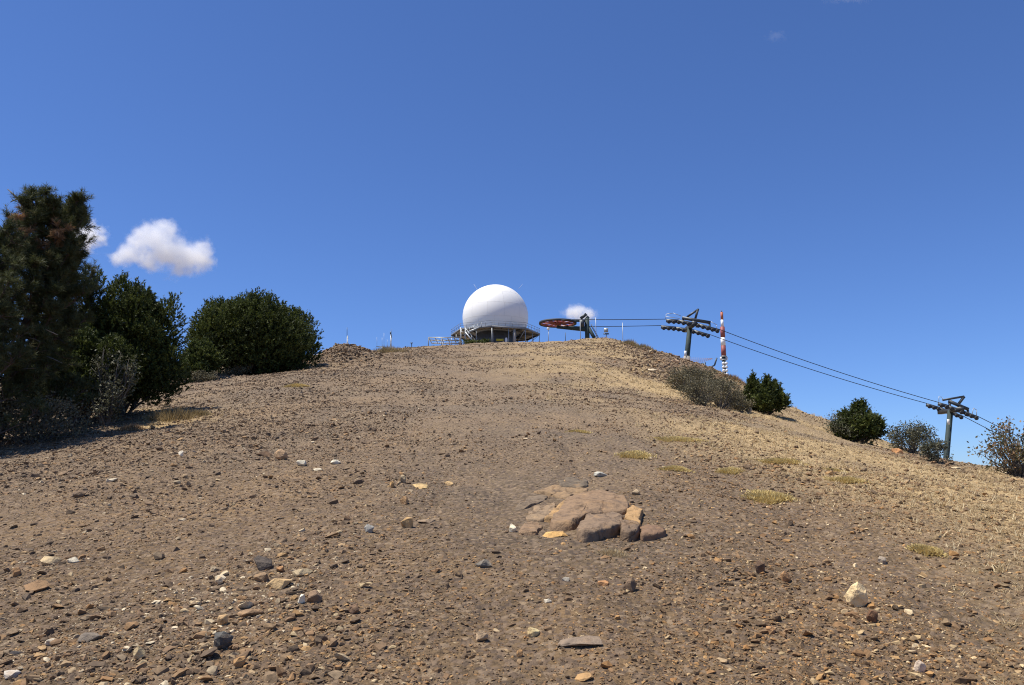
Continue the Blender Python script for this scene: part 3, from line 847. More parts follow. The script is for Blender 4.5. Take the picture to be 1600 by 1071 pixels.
# ------------------------------------------------------------------ plants
def needles(P, A, L, n, nl, nw, r, cone=0.55, droop=0.0):
    """n thin pointed leaves round each shoot: P foot, A unit direction, L length of the shoot."""
    m = len(P)
    t = r.uniform(0.0, 1.0, (m, n)); th = r.uniform(0, 6.283, (m, n))
    ref = np.where(np.abs(A[:, 2:3]) < .9, np.array([[0, 0, 1.0]]), np.array([[1.0, 0, 0]]))
    X = np.cross(A, ref); X /= np.linalg.norm(X, axis=1)[:, None]; Yv = np.cross(A, X)
    rad_ = X[:, None] * np.cos(th)[..., None] + Yv[:, None] * np.sin(th)[..., None]
    d = A[:, None] * cone + rad_ * (1 - cone * .5); d /= np.linalg.norm(d, axis=2)[..., None]
    ln = nl * r.uniform(.7, 1.15, (m, n, 1)) * (L[:, None, None] / np.mean(L)) ** .3
    b = P[:, None] + A[:, None] * (L[:, None] * t)[..., None]
    side = np.cross(d, r.normal(size=(m, n, 3))); side /= np.linalg.norm(side, axis=2)[..., None] + 1e-9
    tip = b + d * ln
    V = np.stack([b - side*nw*.5, b + side*nw*.5, tip + side*nw*.12], 2).reshape(-1, 3)
    return V, np.arange(len(V)).reshape(-1, 3)

def leaves(P, ln, r, up=0.3):
    m = len(P)
    d = r.normal(size=(m, 3)); d[:, 2] += up; d /= np.linalg.norm(d, axis=1)[:, None]
    s = np.cross(d, r.normal(size=(m, 3))); s /= np.linalg.norm(s, axis=1)[:, None]
    l_ = ln * r.uniform(.6, 1.25, (m, 1)); w = l_ * .3
    V = np.stack([P, P + d*l_*.5 + s*w, P + d*l_, P + d*l_*.5 - s*w], 1).reshape(-1, 3)
    k = np.arange(m)[:, None]*4
    return V, np.concatenate([k + [0, 1, 2], k + [0, 2, 3]])

def bend(p, q, r, n=5, sag=0.12):
    p, q = np.asarray(p, float), np.asarray(q, float)
    t = np.linspace(0, 1, n)[:, None]
    off = r.normal(size=3) * np.linalg.norm(q - p) * sag
    return p + (q - p) * t + off * (t * (1 - t) * 2) + np.array([0, 0, -1.0]) * np.linalg.norm(q-p) * .06 * (t*(1-t)*4)

def crown_object(parent, parts, mat, name="crown"):
    V = np.concatenate([p[0] for p in parts]); tint = np.concatenate([p[2] for p in parts])
    F, n = [], 0
    for p in parts: F.append(p[1] + n); n += len(p[0])
    return link(name, make_mesh(name, V, np.concatenate(F), {"tint": tint}), parent, None, mat)

def foot(px, py, Y):
    p = at(px, py, Y); p[2] = float(H(p[0], p[1]))
    return p

def juniper(base, env, nl, label, seed, dens=90, leafn=13, lobes=None, group="dark junipers on the hillside", spire=.35, size=1.0):
    """env: half width, half depth, height, height of widest point, sideways lean."""
    r = np.random.default_rng(seed)
    t = thing("juniper", base, label, "juniper", group)
    a, b, h, zw, lean = env
    a, b, h, zw = a*.86, b*.86, h*.82, zw*.85
    C, S, K = [], [], []
    n = nl
    while len(C) < n:
        th, ph = r.uniform(0, 6.283), math.acos(r.uniform(-.75, 1))
        f = r.uniform(.5, .92) if r.uniform() < .75 else r.uniform(.1, .5)
        x, y = a*f*math.sin(ph)*math.cos(th), b*f*math.sin(ph)*math.sin(th)
        zz = math.cos(ph)*f
        z = zw + zz*((h - zw) if zz > 0 else zw*.95)
        x += lean * z / h
        s = (.17 + .10*r.uniform()) * min(a, h*.6) * size
        if z < s*.6: z = s*.6
        C.append((x, y, z)); S.append((s, s, s*(1.25 + spire*r.uniform()*2.2 if zz > .35 else 1.15))); K.append(zz)
    C, S = np.array(C), np.array(S)
    parts = []
    for c, s in zip(C, S):
        m = int(dens * (s[0] / (.2*min(a, h*.6)*size)) ** 1.3)
        d = r.normal(size=(m, 3)); d[:, 2] += .25; d /= np.linalg.norm(d, axis=1)[:, None]
        taper = np.where(d[:, 2:3] > 0, 1 - .55*d[:, 2:3]**1.2, 1.0)
        f = r.uniform(.45, 1.0, (m, 1)) ** .6
        P = c + d * s * f * np.concatenate([taper, taper, np.ones((m, 1))], 1)
        A = d*.75 + np.array([0, 0, .85]) + r.normal(size=(m, 3))*.3; A /= np.linalg.norm(A, axis=1)[:, None]
        L = r.uniform(.08, .17, m) * size
        V, F = needles(P, A, L, leafn, .055*size, .026*size, r, .7)
        shade = np.clip(r.normal(.42, .2, m) + r.normal(0, .1), 0, 1)
        parts.append((V, F, np.repeat(np.clip(shade[:, None] + r.normal(0, .1, (m, leafn)), 0, 1).ravel(), 3)))
    crown_object(t, parts, M['juniper'])
    tr = MB()
    for k in r.choice(len(C), min(len(C), 26), False):
        q = C[k]; p0 = np.array([r.normal(0, .06*a), r.normal(0, .06*a), -.15])
        pts = bend(p0, q, r, 6, .1)
        r0 = r.uniform(.025, .055)*min(a, 2.2)
        tr.tube(pts + BASE[t], list(np.linspace(r0, .008, 6)), 6)
    tr.build("trunk", M['bark'], t, smooth=True)
    return t

def oak(base, env, nl, leaf, nleaf, mat, label, seed, cat="oak bush", group="scrubby oaks", airy=.0, bark='greybark', name="oak_bush", low=.15):
    r = np.random.default_rng(seed)
    t = thing(name, base, label, cat, group)
    a, b, h, lean = env
    C = []
    while len(C) < nl:
        q = r.uniform(-1, 1, 3); q[2] = r.uniform(low, 1)
        if (q[0]**2 + q[1]**2) < (1 - .8*(abs(q[2]-.45)/.6)**2): C.append((q[0]*a + lean*q[2], q[1]*b, q[2]*h))
    C = np.array(C)
    per = nleaf // nl
    P = C.repeat(per, 0) + r.normal(size=(nl*per, 3)) * np.array([a, b, h*.7]) * (.17 - .07*airy)
    P[:, 2] = np.maximum(P[:, 2], .02*h)
    V, F = leaves(P, leaf, r)
    tint = np.repeat(np.clip(np.repeat(r.normal(.45, .18, nl), per) + r.normal(0, .2, nl*per), 0, 1), 4)
    crown_object(t, [(V, F, tint)], mat)
    tr = MB()
    ns = 4
    for k in range(nl):
        s = k % ns
        p0 = np.array([.10*a*math.cos(s*1.7), .10*b*math.sin(s*1.7), -.1])
        mid_ = p0*.3 + C[k]*np.array([.45, .45, .5]) + r.normal(0, .04*a, 3)
        pts = np.vstack([bend(p0, mid_, r, 3, .06), bend(mid_, C[k], r, 3, .1)[1:]])
        tr.tube(pts + BASE[t], list(np.linspace(.022*h, .004*h, 5)), 5)
        for _ in range(3):
            q = C[k] + r.normal(size=3)*np.array([a, b, h*.7])*.16
            tr.tube(np.array([pts[3], (pts[3]+q)/2 + r.normal(0, .02*a, 3), q]) + BASE[t], [.006*h, .005*h, .002*h], 4)
    tr.build("trunk", M[bark], t, smooth=True)
    return t

def pine(base, h, spread, label, seed, lean=(0, 0), nlimb=46, nshoot=9, dead=None, crownlow=.1):
    r = np.random.default_rng(seed)
    t = thing("pine_tree", base, label, "pine", "dark pines at the left edge")
    tr = MB()
    tz = np.linspace(-.03, 1, 9)
    wob = np.cumsum(r.normal(0, .025*h, (9, 2)), 0)*.5
    TP = np.column_stack([lean[0]*tz + wob[:, 0], lean[1]*tz + wob[:, 1], tz*h])
    tr.tube(TP + BASE[t], list(.045*h*(1 - .88*np.clip(tz, 0, 1)) * .55 + .008), 9)
    P, A, L, T = [], [], [], []
    for k in range(nlimb):
        f = crownlow + (1 - crownlow)*((k + r.uniform())/nlimb)**.85
        f = min(f, .985)
        p0 = np.array([np.interp(f, tz, TP[:, j]) for j in range(3)])
        az_ = k*2.399 + r.normal(0, .3)
        ln = spread*(1.12 - f)**.75*r.uniform(.65, 1.1) + .18
        up = .12 + .55*f
        q = p0 + np.array([math.cos(az_), math.sin(az_), up])*ln
        pts = bend(p0, q, r, 6, .08)
        pts[:, 2] += np.linspace(0, 1, 6)**2.5*ln*.22
        tr.tube(pts + BASE[t], list(np.linspace(.012 + .014*ln, .006, 6)), 5)
        isdead = dead is not None and dead(f, az_, r)
        for s in range(nshoot + int(ln*5)):
            u = 1 - r.uniform()**1.5*.75
            i = min(int(u*5), 4); fr = u*5 - i
            c = pts[i]*(1-fr) + pts[i+1]*fr
            dirn = (pts[5]-pts[3]); dirn /= np.linalg.norm(dirn)
            dv_ = dirn*.7 + r.normal(size=3)*.65 + np.array([0, 0, .45]); dv_ /= np.linalg.norm(dv_)
            sl = r.uniform(.07, .24)*(.45 + .55*min(ln, 1.2))
            e = c + dv_*sl
            tr.tube(np.array([c, (c+e)/2, e]) + BASE[t], [.008, .006, .004], 4)
            for w in range(3):
                dv2 = dv_ + r.normal(size=3)*.5 + np.array([0, 0, .35]); dv2 /= np.linalg.norm(dv2)
                st = c + dv_*sl*(.45 + .25*w)
                P.append(st); A.append(dv2); L.append(r.uniform(.07, .16)); T.append(.97 if (isdead and r.uniform() < .8) else np.clip(r.normal(.45, .18), 0, .88))
    P, A, L, T = np.array(P), np.array(A), np.array(L), np.array(T)
    n = 34
    V, F = needles(P, A, L, n, .10, .0085, r, .62)
    tint = np.repeat(T, n*3) + np.repeat(r.normal(0, .05, len(V)//3), 3)
    tint = np.where(np.repeat(T, n*3) < .9, np.minimum(tint, .9), np.maximum(tint, .93))
    crown_object(t, [(V, F, np.clip(tint, 0, 1))], M['pine'])
    tr.build("trunk", M['bark'], t, smooth=True)
    return t

def spot(px, py):
    p = hit(px, py)
    return p, mpp(py, p[1])

def put_juniper(px, py, hw, hh, label, seed, n, dens=95, spire=.4, widest=.36, lean=0, leafn=14):
    p, m_ = spot(px, py)
    return juniper(p, (hw*m_, hw*m_*.88, hh*m_, hh*m_*widest, lean*m_), n, label, seed, dens, leafn, spire=spire, size=max(.95, (p[1]/17)**.75))

def put_oak(px, py, hw, hh, n, leaf_px, nleaf, mat, label, seed, **k):
    p, m_ = spot(px, py)
    return oak(p, (hw*m_, hw*m_*.75, hh*m_, 0), n, leaf_px*m_, nleaf, mat, label, seed, **k)

# pines at the left edge
p, m_ = spot(-14, 692)
pineA = pine(p, 372*m_, 88*m_, "tall dark pine at the left edge with brown dead twigs near its top", 11, (.50, 0.1), 96, 19, dead=lambda f, a, r: f > .74 and r.uniform() < .10, crownlow=.05)
snag = MB()
q0 = at(36, 352, p[1]-.2); pts_ = [q0, at(40, 335, p[1]-.25), at(33, 318, p[1]-.3), at(22, 305, p[1]-.3), at(12, 296, p[1]-.3)]
snag.tube(pts_, [.03, .025, .02, .015, .008], 6)
for a_, b_ in (((40, 335), (24, 330)), ((38, 325), (20, 336)), ((33, 318), (40, 303)), ((27, 311), (16, 316)), ((40, 335), (30, 345))):
    snag.tube([at(*a_, p[1]-.27), at(*b_, p[1]-.5)], [.012, .005], 5)
snag.build("dead_leader", M['greybark'], pineA)
sr = np.random.default_rng(5)
for k in range(6):
    x0, y0 = sr.uniform(5, 90), sr.uniform(380, 600); L_ = sr.uniform(14, 34)
    q = at(x0, y0, p[1]-.55); e_ = at(x0 + L_*sr.choice([-1, 1]), y0 + sr.normal(0, 9), p[1]-sr.uniform(.7, 1.2))
    MB().tube([q, (q+e_)/2 + sr.normal(0, .02, 3), e_], [.010, .007, .003], 5).build("dead_branch", M['deadwood'], pineA)
p, m_ = spot(-100, 712)
pine(p, 350*m_, 112*m_, "dark pine cut by the left edge of the picture", 12, (.1, .2), 64, 14, crownlow=.05)
p, m_ = spot(52, 668)
pine(p, 250*m_, 56*m_, "smaller dark pine squeezed between the tall pine and the juniper", 13, (.30, 0), 50, 10, crownlow=.05)
# junipers
put_juniper(182, 652, 108, 262, "tall dark juniper with pointed tops right of the pines", 21, 170, 105, .8)
put_juniper(122, 664, 88, 205, "dark juniper half hidden behind the grey-leaved oak at the left", 29, 80, 95, .4)
put_juniper(397, 586, 113, 136, "broad round juniper by itself left of the rubble heap", 45, 230, 105, .10, .42)
put_juniper(308, 594, 36, 60, "small low juniper between the tall one and the round one", 23, 44, 85, .3)
put_juniper(1194, 647, 46, 55, "dark juniper on the right skyline next to the grey shrubs", 24, 40, 105, .9)
put_juniper(1345, 692, 43, 64, "dark juniper on the right skyline behind a grey bush", 25, 38, 105, 1.0)
# oaks and grey shrubs
put_oak(168, 666, 42, 112, 36, 4.6, 3600, M['oak_grey'], "pale grey-leaved oak bush in front of the tall juniper at the left", 31, airy=.8)
put_oak(52, 690, 84, 62, 44, 4.4, 6000, M['shrub'], "shaded low oak scrub at the foot of the tall left pine", 37)
put_oak(1333, 690, 38, 44, 40, 2.6, 5200, M['oak_grey'], "grey oak bush in front of the dark right skyline juniper", 32)
put_oak(1424, 708, 33, 42, 40, 3.0, 4600, M['oak_grey'], "rounded grey green oak bush left of the lower lift tower", 33)
put_oak(1460, 722, 24, 32, 26, 3.0, 2400, M['oak_grey'], "lower oak bush touching the foot of the lower lift tower", 38)
put_oak(1596, 747, 60, 82, 56, 5.0, 2500, M['oak_brown'], "open oak with brownish leaves at the right edge", 34, airy=.6)
for k, (px, py, a, h, lab) in enumerate([
 (1070, 612, 28, 36, "grey olive thorn shrub on the rocky bank, leftmost of the row"),
 (1096, 633, 32, 42, "dark grey shrub at the lowest point of the bank row"),
 (1128, 638, 31, 40, "grey shrub right of the lowest one on the rocky bank"),
 (1155, 642, 20, 28, "low grey shrub at the right end of the bank row"),
 (1086, 600, 30, 20, "grey shrub higher on the bank beneath the upper lift tower"),
 (1122, 612, 25, 20, "small grey shrub high on the bank left of the skyline juniper")]):
    put_oak(px, py, a, h, 40, 2.4, 4800, M['shrub'], lab, 60+k, cat="shrub", group="grey shrubs on the rocky bank", name="shrub", low=.05)
for k, (px, py, a, h, lab) in enumerate([
 (428, 579, 24, 25, "dull green shrublet at the foot of the round juniper"),
 (318, 598, 20, 18, "dull green shrublet under the small low juniper"),
 (372, 588, 24, 16, "flat dull shrublet left of the round juniper's foot")]):
    put_oak(px, py, a, h, 24, 2.2, 2600, M['shrub'], lab, 80+k, cat="shrub", group="shrublets under the left junipers", name="shrub", low=.05)

def tussock(px, py, w, h, mat, label, seed, name="dry_tussock", cat="dry tussock", group="dry tussocks", n=900):
    r = np.random.default_rng(seed)
    b, m_ = spot(px, py)
    Y = b[1]; w = w*m_*.55; h = h*m_
    P = np.column_stack([r.normal(0, .42, n)*w, r.normal(0, .3, n)*w, np.zeros(n)])
    P[:, 2] = H(b[0]+P[:, 0], b[1]+P[:, 1]) - b[2] - .02
    A = r.normal(size=(n, 3))*.45 + np.array([0, 0, 1.0]); A[:, :2] += P[:, :2]/w*.7
    A /= np.linalg.norm(A, axis=1)[:, None]
    prof = np.exp(-((P[:, 0]/(w*.75))**2 + (P[:, 1]/(w*.6))**2))
    ln = h*(.35 + .75*prof)*r.uniform(.6, 1.1, n)
    s = np.cross(A, r.normal(size=(n, 3))); s /= np.linalg.norm(s, axis=1)[:, None]; wd = .004 + .0007*Y*.5
    V = np.stack([P - s*wd, P + s*wd, P + A*ln[:, None]], 1).reshape(-1, 3)
    me = make_mesh(name, V, np.arange(len(V)).reshape(-1, 3), {"tint": np.repeat(np.clip(r.normal(.5, .25, n), 0, 1), 3)})
    return tag(link(name, me, None, b, mat), label, cat, group)

for k, a in enumerate([
 (268, 655, 84, 24, M['tussock'], "dry straw tussock beside the stones below the tall juniper"),
 (308, 650, 40, 13, M['tussock'], "small dry tussock right of the one below the tall juniper"),
 (452, 580, 50, 20, M['tussock'], "dry tussock at the right foot of the round juniper"),
 (205, 672, 50, 12, M['russet'], "russet dry clump at the edge of the tree shadow"),
 (1325, 684, 46, 22, M['russet'], "russet dry bush below the right skyline juniper"),
 (1146, 594, 36, 10, M['russet'], "russet tussock on the bank skyline right of the striped mast"),
 (1112, 580, 30, 6, M['tussock'], "straw tussock on the bank skyline under the bent bars"),
 (605, 551, 60, 13, M['tussock'], "tall straw grass clump right of the rubble heap on the skyline"),
 (984, 540, 30, 11, M['tussock'], "straw tussock on the skyline right of the floodlight mound"),
 (1006, 546, 30, 10, M['tussock'], "lower straw tussock beside the thin post on the bank"),
 (955, 866, 56, 14, M['straw'], "small dry grass clump under the front of the outcrop"),
 (1562, 1064, 52, 10, M['straw'], "low dry straw clump in the bottom right corner")]):
    tussock(*a, 200+k)

def cushion(px, py, w, h, label, seed):
    r = np.random.default_rng(seed)
    b = hit(px, py); m_ = mpp(py, b[1])
    a = w*m_/2; hh = max(h*m_*.75, .03)*.55; dp = a*.8
    n = 2600
    th, f = r.uniform(0, 6.283, n), np.sqrt(r.uniform(0, 1, n))
    rag = 1 + .22*np.sin(2*th + seed) + .16*np.sin(5*th + 2.3*seed) + .10*np.sin(9*th + seed*.7)
    out_ = r.uniform(0, 1, n) < .10
    x, y = a*f*np.cos(th)*rag*np.where(out_, 1.45, 1), dp*f*np.sin(th)*rag*np.where(out_, 1.45, 1)
    z = H(b[0]+x, b[1]+y) - b[2] + hh*np.sqrt(np.clip(1-f*f, 0, 1))*.75*(1 + .25*fbm(x/a*2.5, y/a*2.5, 2, seed))
    P = np.column_stack([x, y, z]); A = np.column_stack([x/a*.7, y/dp*.7, np.full(n, 1.0)]) + r.normal(size=(n, 3))*.4
    A /= np.linalg.norm(A, axis=1)[:, None]
    ln = hh*.35 + .015
    s = np.cross(A, r.normal(size=(n, 3))); s /= np.linalg.norm(s, axis=1)[:, None]; wd = .003 + .0005*b[1]
    V = np.stack([P - s*wd, P + s*wd, P + A*ln*r.uniform(.5, 1.2, (n, 1))], 1).reshape(-1, 3)
    tint = np.repeat(np.clip(r.normal(.5, .22, n), 0, 1), 3)
    t = thing("cushion_plant", b, label, "cushion plant", "yellow cushion plants")
    link("leaves", make_mesh("leaves", V, np.arange(len(V)).reshape(-1, 3), {"tint": tint}), t, None, M['cushion'])
    # the woody heart of the cushion
    nt, nf = 20, 6
    C, F = [], []
    for i in range(nf+1):
        ff = 1 - i/nf
        for j in range(nt):
            t_ = 6.283*j/nt
            rg_ = .9*(1 + .22*math.sin(2*t_ + seed) + .16*math.sin(5*t_ + 2.3*seed))
            xx, yy = a*rg_*ff*math.cos(t_), dp*rg_*ff*math.sin(t_)
            C.append((xx, yy, float(H(b[0]+xx, b[1]+yy)) - b[2] + hh*.7*math.sqrt(max(1-ff*ff, 0)) - .015))
    for i in range(nf):
        for j in range(nt):
            F.append((i*nt+j, i*nt+(j+1) % nt, (i+1)*nt+(j+1) % nt, (i+1)*nt+j))
    link("heart", make_mesh("heart", C, F, {"tint": np.full(len(C), .2)}, True), t, None, M['cushion'])

for k, a in enumerate([
 (1200, 783, 66, 24, "largest yellow cushion plant, right of the outcrop"),
 (992, 714, 50, 11, "yellow cushion plant uphill right of the outcrop, left of a twin"),
 (1055, 734, 36, 8, "thin yellow cushion plant right of the one above the outcrop"),
 (1222, 723, 52, 13, "greenish yellow cushion plant uphill of the largest one"),
 (1305, 738, 24, 8, "small yellow cushion plant beside a larger one on the right slope"),
 (1320, 753, 40, 13, "yellow cushion plant uphill right of the largest one"),
 (1447, 864, 40, 18, "round yellow cushion plant low on the right slope"),
 (1140, 738, 34, 9, "faint yellow cushion plant left of the greenish one"),
 (905, 676, 26, 6, "faint yellow cushion plant in the middle of the slope"),
 (1060, 688, 60, 6, "flat pale cushion plant below the grey shrubs"),
 (462, 603, 26, 6, "faint yellow cushion plant below the round juniper")]):
    cushion(*a, 300+k)

# ------------------------------------------------------------------ radar dome on the summit
RX = at(774, 530, 190)[0]; RY = 190.0
RG = float(H(RX, RY))
rk = mpp(500, RY)
DR = 51.3 * rk
DC = np.array([RX, RY, at(774, 496.2, RY)[2]])
DZ = at(844, 521.5, RY)[2]
radome = thing("radar_dome", (RX, RY, RG), "big white radar dome on a railed steel platform at the summit", "radar dome")
zb = DZ - DC[2] + .05
prof = []
tb = math.asin(max(-1, zb / DR))
for i in range(25):
    t_ = tb + (math.pi/2 - tb) * i/24
    prof.append((max(.01, (DR-.04)*math.cos(t_)), (DR-.04)*math.sin(t_)))
shell = MB().lathe(prof, DC, 48).build("dome_shell", M['seam'], radome, smooth=True)
bands = [(math.degrees(tb), -8, 12), (-8, 16, 12), (16, 40, 10), (40, 63, 7), (63, 84, 4)]
for bi, (l0, l1, nb) in enumerate(bands):
    for k in range(nb):
        g_ = math.degrees(.011 / DR)
        V, F = [], []
        n_ = 9
        a0, a1 = 360*k/nb + 17*bi, 360*(k+1)/nb + 17*bi
        for i in range(n_+1):
            la = R(l0 + g_ + (l1-l0-2*g_)*i/n_)
            gl = g_/max(math.cos(la), .15)
            for j in range(n_+1):
                lo = R(a0 + gl + (a1-a0-2*gl)*j/n_)
                V.append((DR*math.cos(la)*math.cos(lo), DR*math.cos(la)*math.sin(lo), DR*math.sin(la)))
        for i in range(n_):
            for j in range(n_):
                q = i*(n_+1)+j
                F.append((q, q+1, q+n_+2, q+n_+1))
        MB().add(np.array(V) + DC, F).build("dome_panel", M['dome'], radome, smooth=True)
cap = [((DR*math.cos(R(l_))), DR*math.sin(R(l_))) for l_ in (84.2, 86, 88, 89.9)]
MB().lathe(cap, DC, 24).build("dome_cap", M['dome'], radome, smooth=True)
for px0, py0, px1, py1 in ((745.5, 453, 740.5, 444.5), (810, 452, 816.5, 444)):
    MB().tube([at(px0, py0, RY), at(px1, py1, RY)], .022, 6).build("lightning_rod", M['white'], radome)
# platform
OR = 69.4 * mpp(520, RY)
def oct_(r, k, z): 
    a = R(-93 + 45*k - 90 + 90)
    return np.array([RX + r*math.sin(a), RY - r*math.cos(a), z])
corner = [oct_(OR, k, DZ) for k in range(8)]
dk = MB()
V = [tuple(oct_(OR, k, DZ)) for k in range(8)] + [tuple(oct_(6.9, k, DZ)) for k in range(8)]
V += [(x, y, z - .12) for x, y, z in V]
F = []
for k in range(8):
    a, b = k, (k+1) % 8
    F += [(a, b, b+8, a+8), (a+16, a+24, b+24, b+16), (a, a+16, b+16, b)]
dk.add(V, F).build("deck", M['deck'], radome)
for k in range(8):
    MB().bar(corner[k] - [0,0,.30], corner[(k+1) % 8] - [0,0,.30], .12, .36).build("edge_beam", M['deck'], radome)
    MB().bar(oct_(OR-.1, k, DZ-.34), oct_(5.9, k, DZ-.34), .14, .40).build("radial_beam", M['deck'], radome)
    a, b = oct_(OR-.45, k, DZ-.17), oct_(OR-.45, k+1, DZ-.17); c, d = oct_(7.2, k, DZ-.17), oct_(7.2, k+1, DZ-.17)
    for f0, f1 in ((.06, .32), (.36, .64), (.68, .94)):
        q = [a+(b-a)*f0, a+(b-a)*f1, c+(d-c)*f1, c+(d-c)*f0]
        MB().add([*q, *[p_ - [0,0,.04] for p_ in q]], [(0,1,2,3),(7,6,5,4),(0,4,5,1),(1,5,6,2),(2,6,7,3),(3,7,4,0)]).build("soffit_panel", M['tan'], radome)
    rl = MB()
    p0, p1 = corner[k], corner[(k+1) % 8]
    for hgt in (.55, 1.1): rl.bar(p0 + [0,0,hgt], p1 + [0,0,hgt], .06)
    for i in range(5):
        q = p0 + (p1-p0)*(i/5)
        rl.bar(q, q + [0,0,1.12], .06)
    rl.build("railing", M['deck'], radome)
    for rr_, w_ in ((OR-.12, .15), (7.4, .16)):
        q = oct_(rr_, k, DZ-.5); g_ = float(H(q[0], q[1])) - .3
        MB().bar(q, (q[0], q[1], g_), w_).build("column", M['galv'], radome)
    q = (oct_(OR-.15, k, DZ-.5) + oct_(OR-.15, k+1, DZ-.5))/2
    MB().bar(q, (q[0], q[1], float(H(q[0], q[1])) - .3), .13).build("column", M['galv'], radome)
    q0, q1 = oct_(OR-.3, k, DZ-.6), oct_(7.4, k, 0); q1[2] = float(H(q1[0], q1[1])) + .1
    MB().bar(q0, q1, .10).build("brace", M['galv'], radome)
MB().lathe([(4.6, RG-.6-DZ), (4.6, -.13)], (RX, RY, DZ), 24).build("base_room", M['darkwall'], radome)
q = at(803.5, 530, RY-8.5)
MB().lathe([(.32, float(H(q[0], q[1]))-.3-DZ), (.32, -.5)], (q[0], q[1], DZ), 12).build("column", M['concrete'], radome)
# stair with two flights at the front left
st = thing("platform_stair", (0, 0, 0), "pale steel zigzag stair at the front left of the dome platform", "stair")
SY = 179.5
sA, sB, sC = at(746, 531.5, SY), at(727, 519.5, SY), at(752, 509.5, SY)
sA[2] = float(H(sA[0], sA[1])); st.location = sA; BASE[st] = sA
def flight(a, b, y0):
    for dy in (-.5, .5):
        MB().bar(a + [0, y0+dy, 0], b + [0, y0+dy, 0], .07, .26).build("stringer", M['galv'], st)
        m2 = MB()
        m2.bar(a + [0, y0+dy, 1.0], b + [0, y0+dy, 1.0], .06)
        for i in range(5):
            q_ = a + (b-a)*(i/4) + [0, y0+dy, 0]
            m2.bar(q_, q_ + [0,0,1.0], .05)
        m2.build("handrail", M['galv'], st)
    for i in range(1, 11):
        q_ = a + (b-a)*(i/11) + [0, y0, 0]
        MB().box(q_ - [.13, .46, .02], q_ + [.13, .46, .02]).build("tread", M['galv'], st)
flight(sA, sB, 0); flight(sB, sC, 1.2)
MB().box(sB + [-1.1, -.55, -.05], sB + [.05, 1.75, .03]).build("landing", M['galv'], st)
for dx, dy in ((-1.05, -.5), (-1.05, 1.7), (0, -.5), (0, 1.7)):
    q_ = sB + [dx, dy, 0]
    MB().bar((q_[0], q_[1], float(H(q_[0], q_[1])) - .2), q_ + [0, 0, 1.1], .12).build("post", M['galv'], st)
# small platform frame left of the dome
fx0, fx1 = at(669.5, 530, 184)[0], at(719, 530, 184)[0]
fz = at(690, 527.8, 184)[2]
lf = thing("steel_frame", (fx0, 184, float(H(fx0, 184))), "low flat steel lattice frame on posts left of the dome", "steel frame")
m_f = MB()
for y_ in (184, 188, 192): m_f.bar((fx0, y_, fz), (fx1, y_, fz), .16, .22)
for i in range(6):
    x_ = fx0 + (fx1-fx0)*i/5
    m_f.bar((x_, 184, fz-.004), (x_, 192, fz-.004), .13, .18)
for i in range(5):
    x_, x2 = fx0 + (fx1-fx0)*i/5, fx0 + (fx1-fx0)*(i+1)/5
    m_f.bar((x_, 184, fz-.35), (x2, 188, fz-.05), .08); m_f.bar((x_, 192, fz-.05), (x2, 188, fz-.35), .08)
m_f.build("top_frame", M['galv'], lf)
for x_, y_ in ((fx0, 184), (fx0+(fx1-fx0)*.42, 184), (fx0+(fx1-fx0)*.36, 192), (fx1-.2, 184), (fx1-.2, 192)):
    MB().bar((x_, y_, float(H(x_, y_))-.3), (x_, y_, fz-.12), .17).build("post", M['deck'], lf)
# things under the platform
b_ = at(781, 531.5, 181.5); g_ = float(H(b_[0], b_[1]))
yb_ = thing("barrier", (b_[0], b_[1], g_), "yellow barrier board under the dome platform", "barrier")
MB().box(b_ + [-.85, -.05, -.28], b_ + [.85, .05, .28]).build("board", M['yellow'], yb_)
for dx in (-.7, .7): MB().bar((b_[0]+dx, b_[1]+.08, g_-.2), (b_[0]+dx, b_[1]+.08, b_[2]+.2), .08).build("leg", M['galv'], yb_)
b_ = at(791, 531, 181); g_ = float(H(b_[0], b_[1]))
wb = MB().lathe([(.24, -.1), (.3, .2), (.3, .75), (.24, 1.0), (.12, 1.08)], (b_[0], b_[1], max(g_, b_[2]-.6)), 14)
tag(wb.build("drum", M['white'], None, (b_[0], b_[1], g_), smooth=True), "white drum beside the yellow barrier under the platform", "drum")
for k, (px, hw, hh, lab) in enumerate([(733, 12, 7, "green bush at the foot of the dome stair"), (756, 12, 6, "green bush right of the dome stair foot")]):
    p_ = at(px, 534, 178.5); p_[2] = max(float(H(p_[0], p_[1])), at(px, 538.5, 178.5)[2] - 1.2)
    m_ = mpp(534, 178.5)
    oak(p_, (hw*m_, 1.2, (hh+4)*m_, 0), 22, .32, 1500, M['juniper'], lab, 91+k, "bush", "bushes under the dome", name="bush", low=.02)

# ------------------------------------------------------------------ chairlift: top wheel, two towers, cables
YN, YF, YM = 65.4, 68.6, 67.0
WZ = at(990, 499.5, YN)[2]
WX = at(871.5, 502, YM)[0]
CXs = at(917.5, 515, YM)[0]
gs = float(H(CXs, YM))
stn = thing("lift_return_station", (CXs, YM, gs), "dark green chairlift end station with a large red spoked wheel", "ski lift")
MB().tube([(CXs, YM, gs-.5), (CXs, YM, WZ+.45)], .2, 14).build("column", M['liftgreen'], stn, smooth=True)
ring = MB(); prof_w = [(1.50, -.07), (1.62, -.10), (1.64, 0), (1.62, .10), (1.50, .07), (1.47, 0), (1.50, -.07)]
Vw, Fw, nW = [], [], 48
for r__, z__ in prof_w[:-1]:
    for k in range(nW):
        a = 2*math.pi*k/nW; Vw.append((WX + r__*math.cos(a), YM + r__*math.sin(a), WZ + z__))
for i in range(6):
    for k in range(nW):
        Fw.append((i*nW+k, i*nW+(k+1) % nW, ((i+1) % 6)*nW+(k+1) % nW, ((i+1) % 6)*nW+k))
wheel = ring.add(Vw, Fw).build("bull_wheel", M['rubber'], stn, smooth=True)
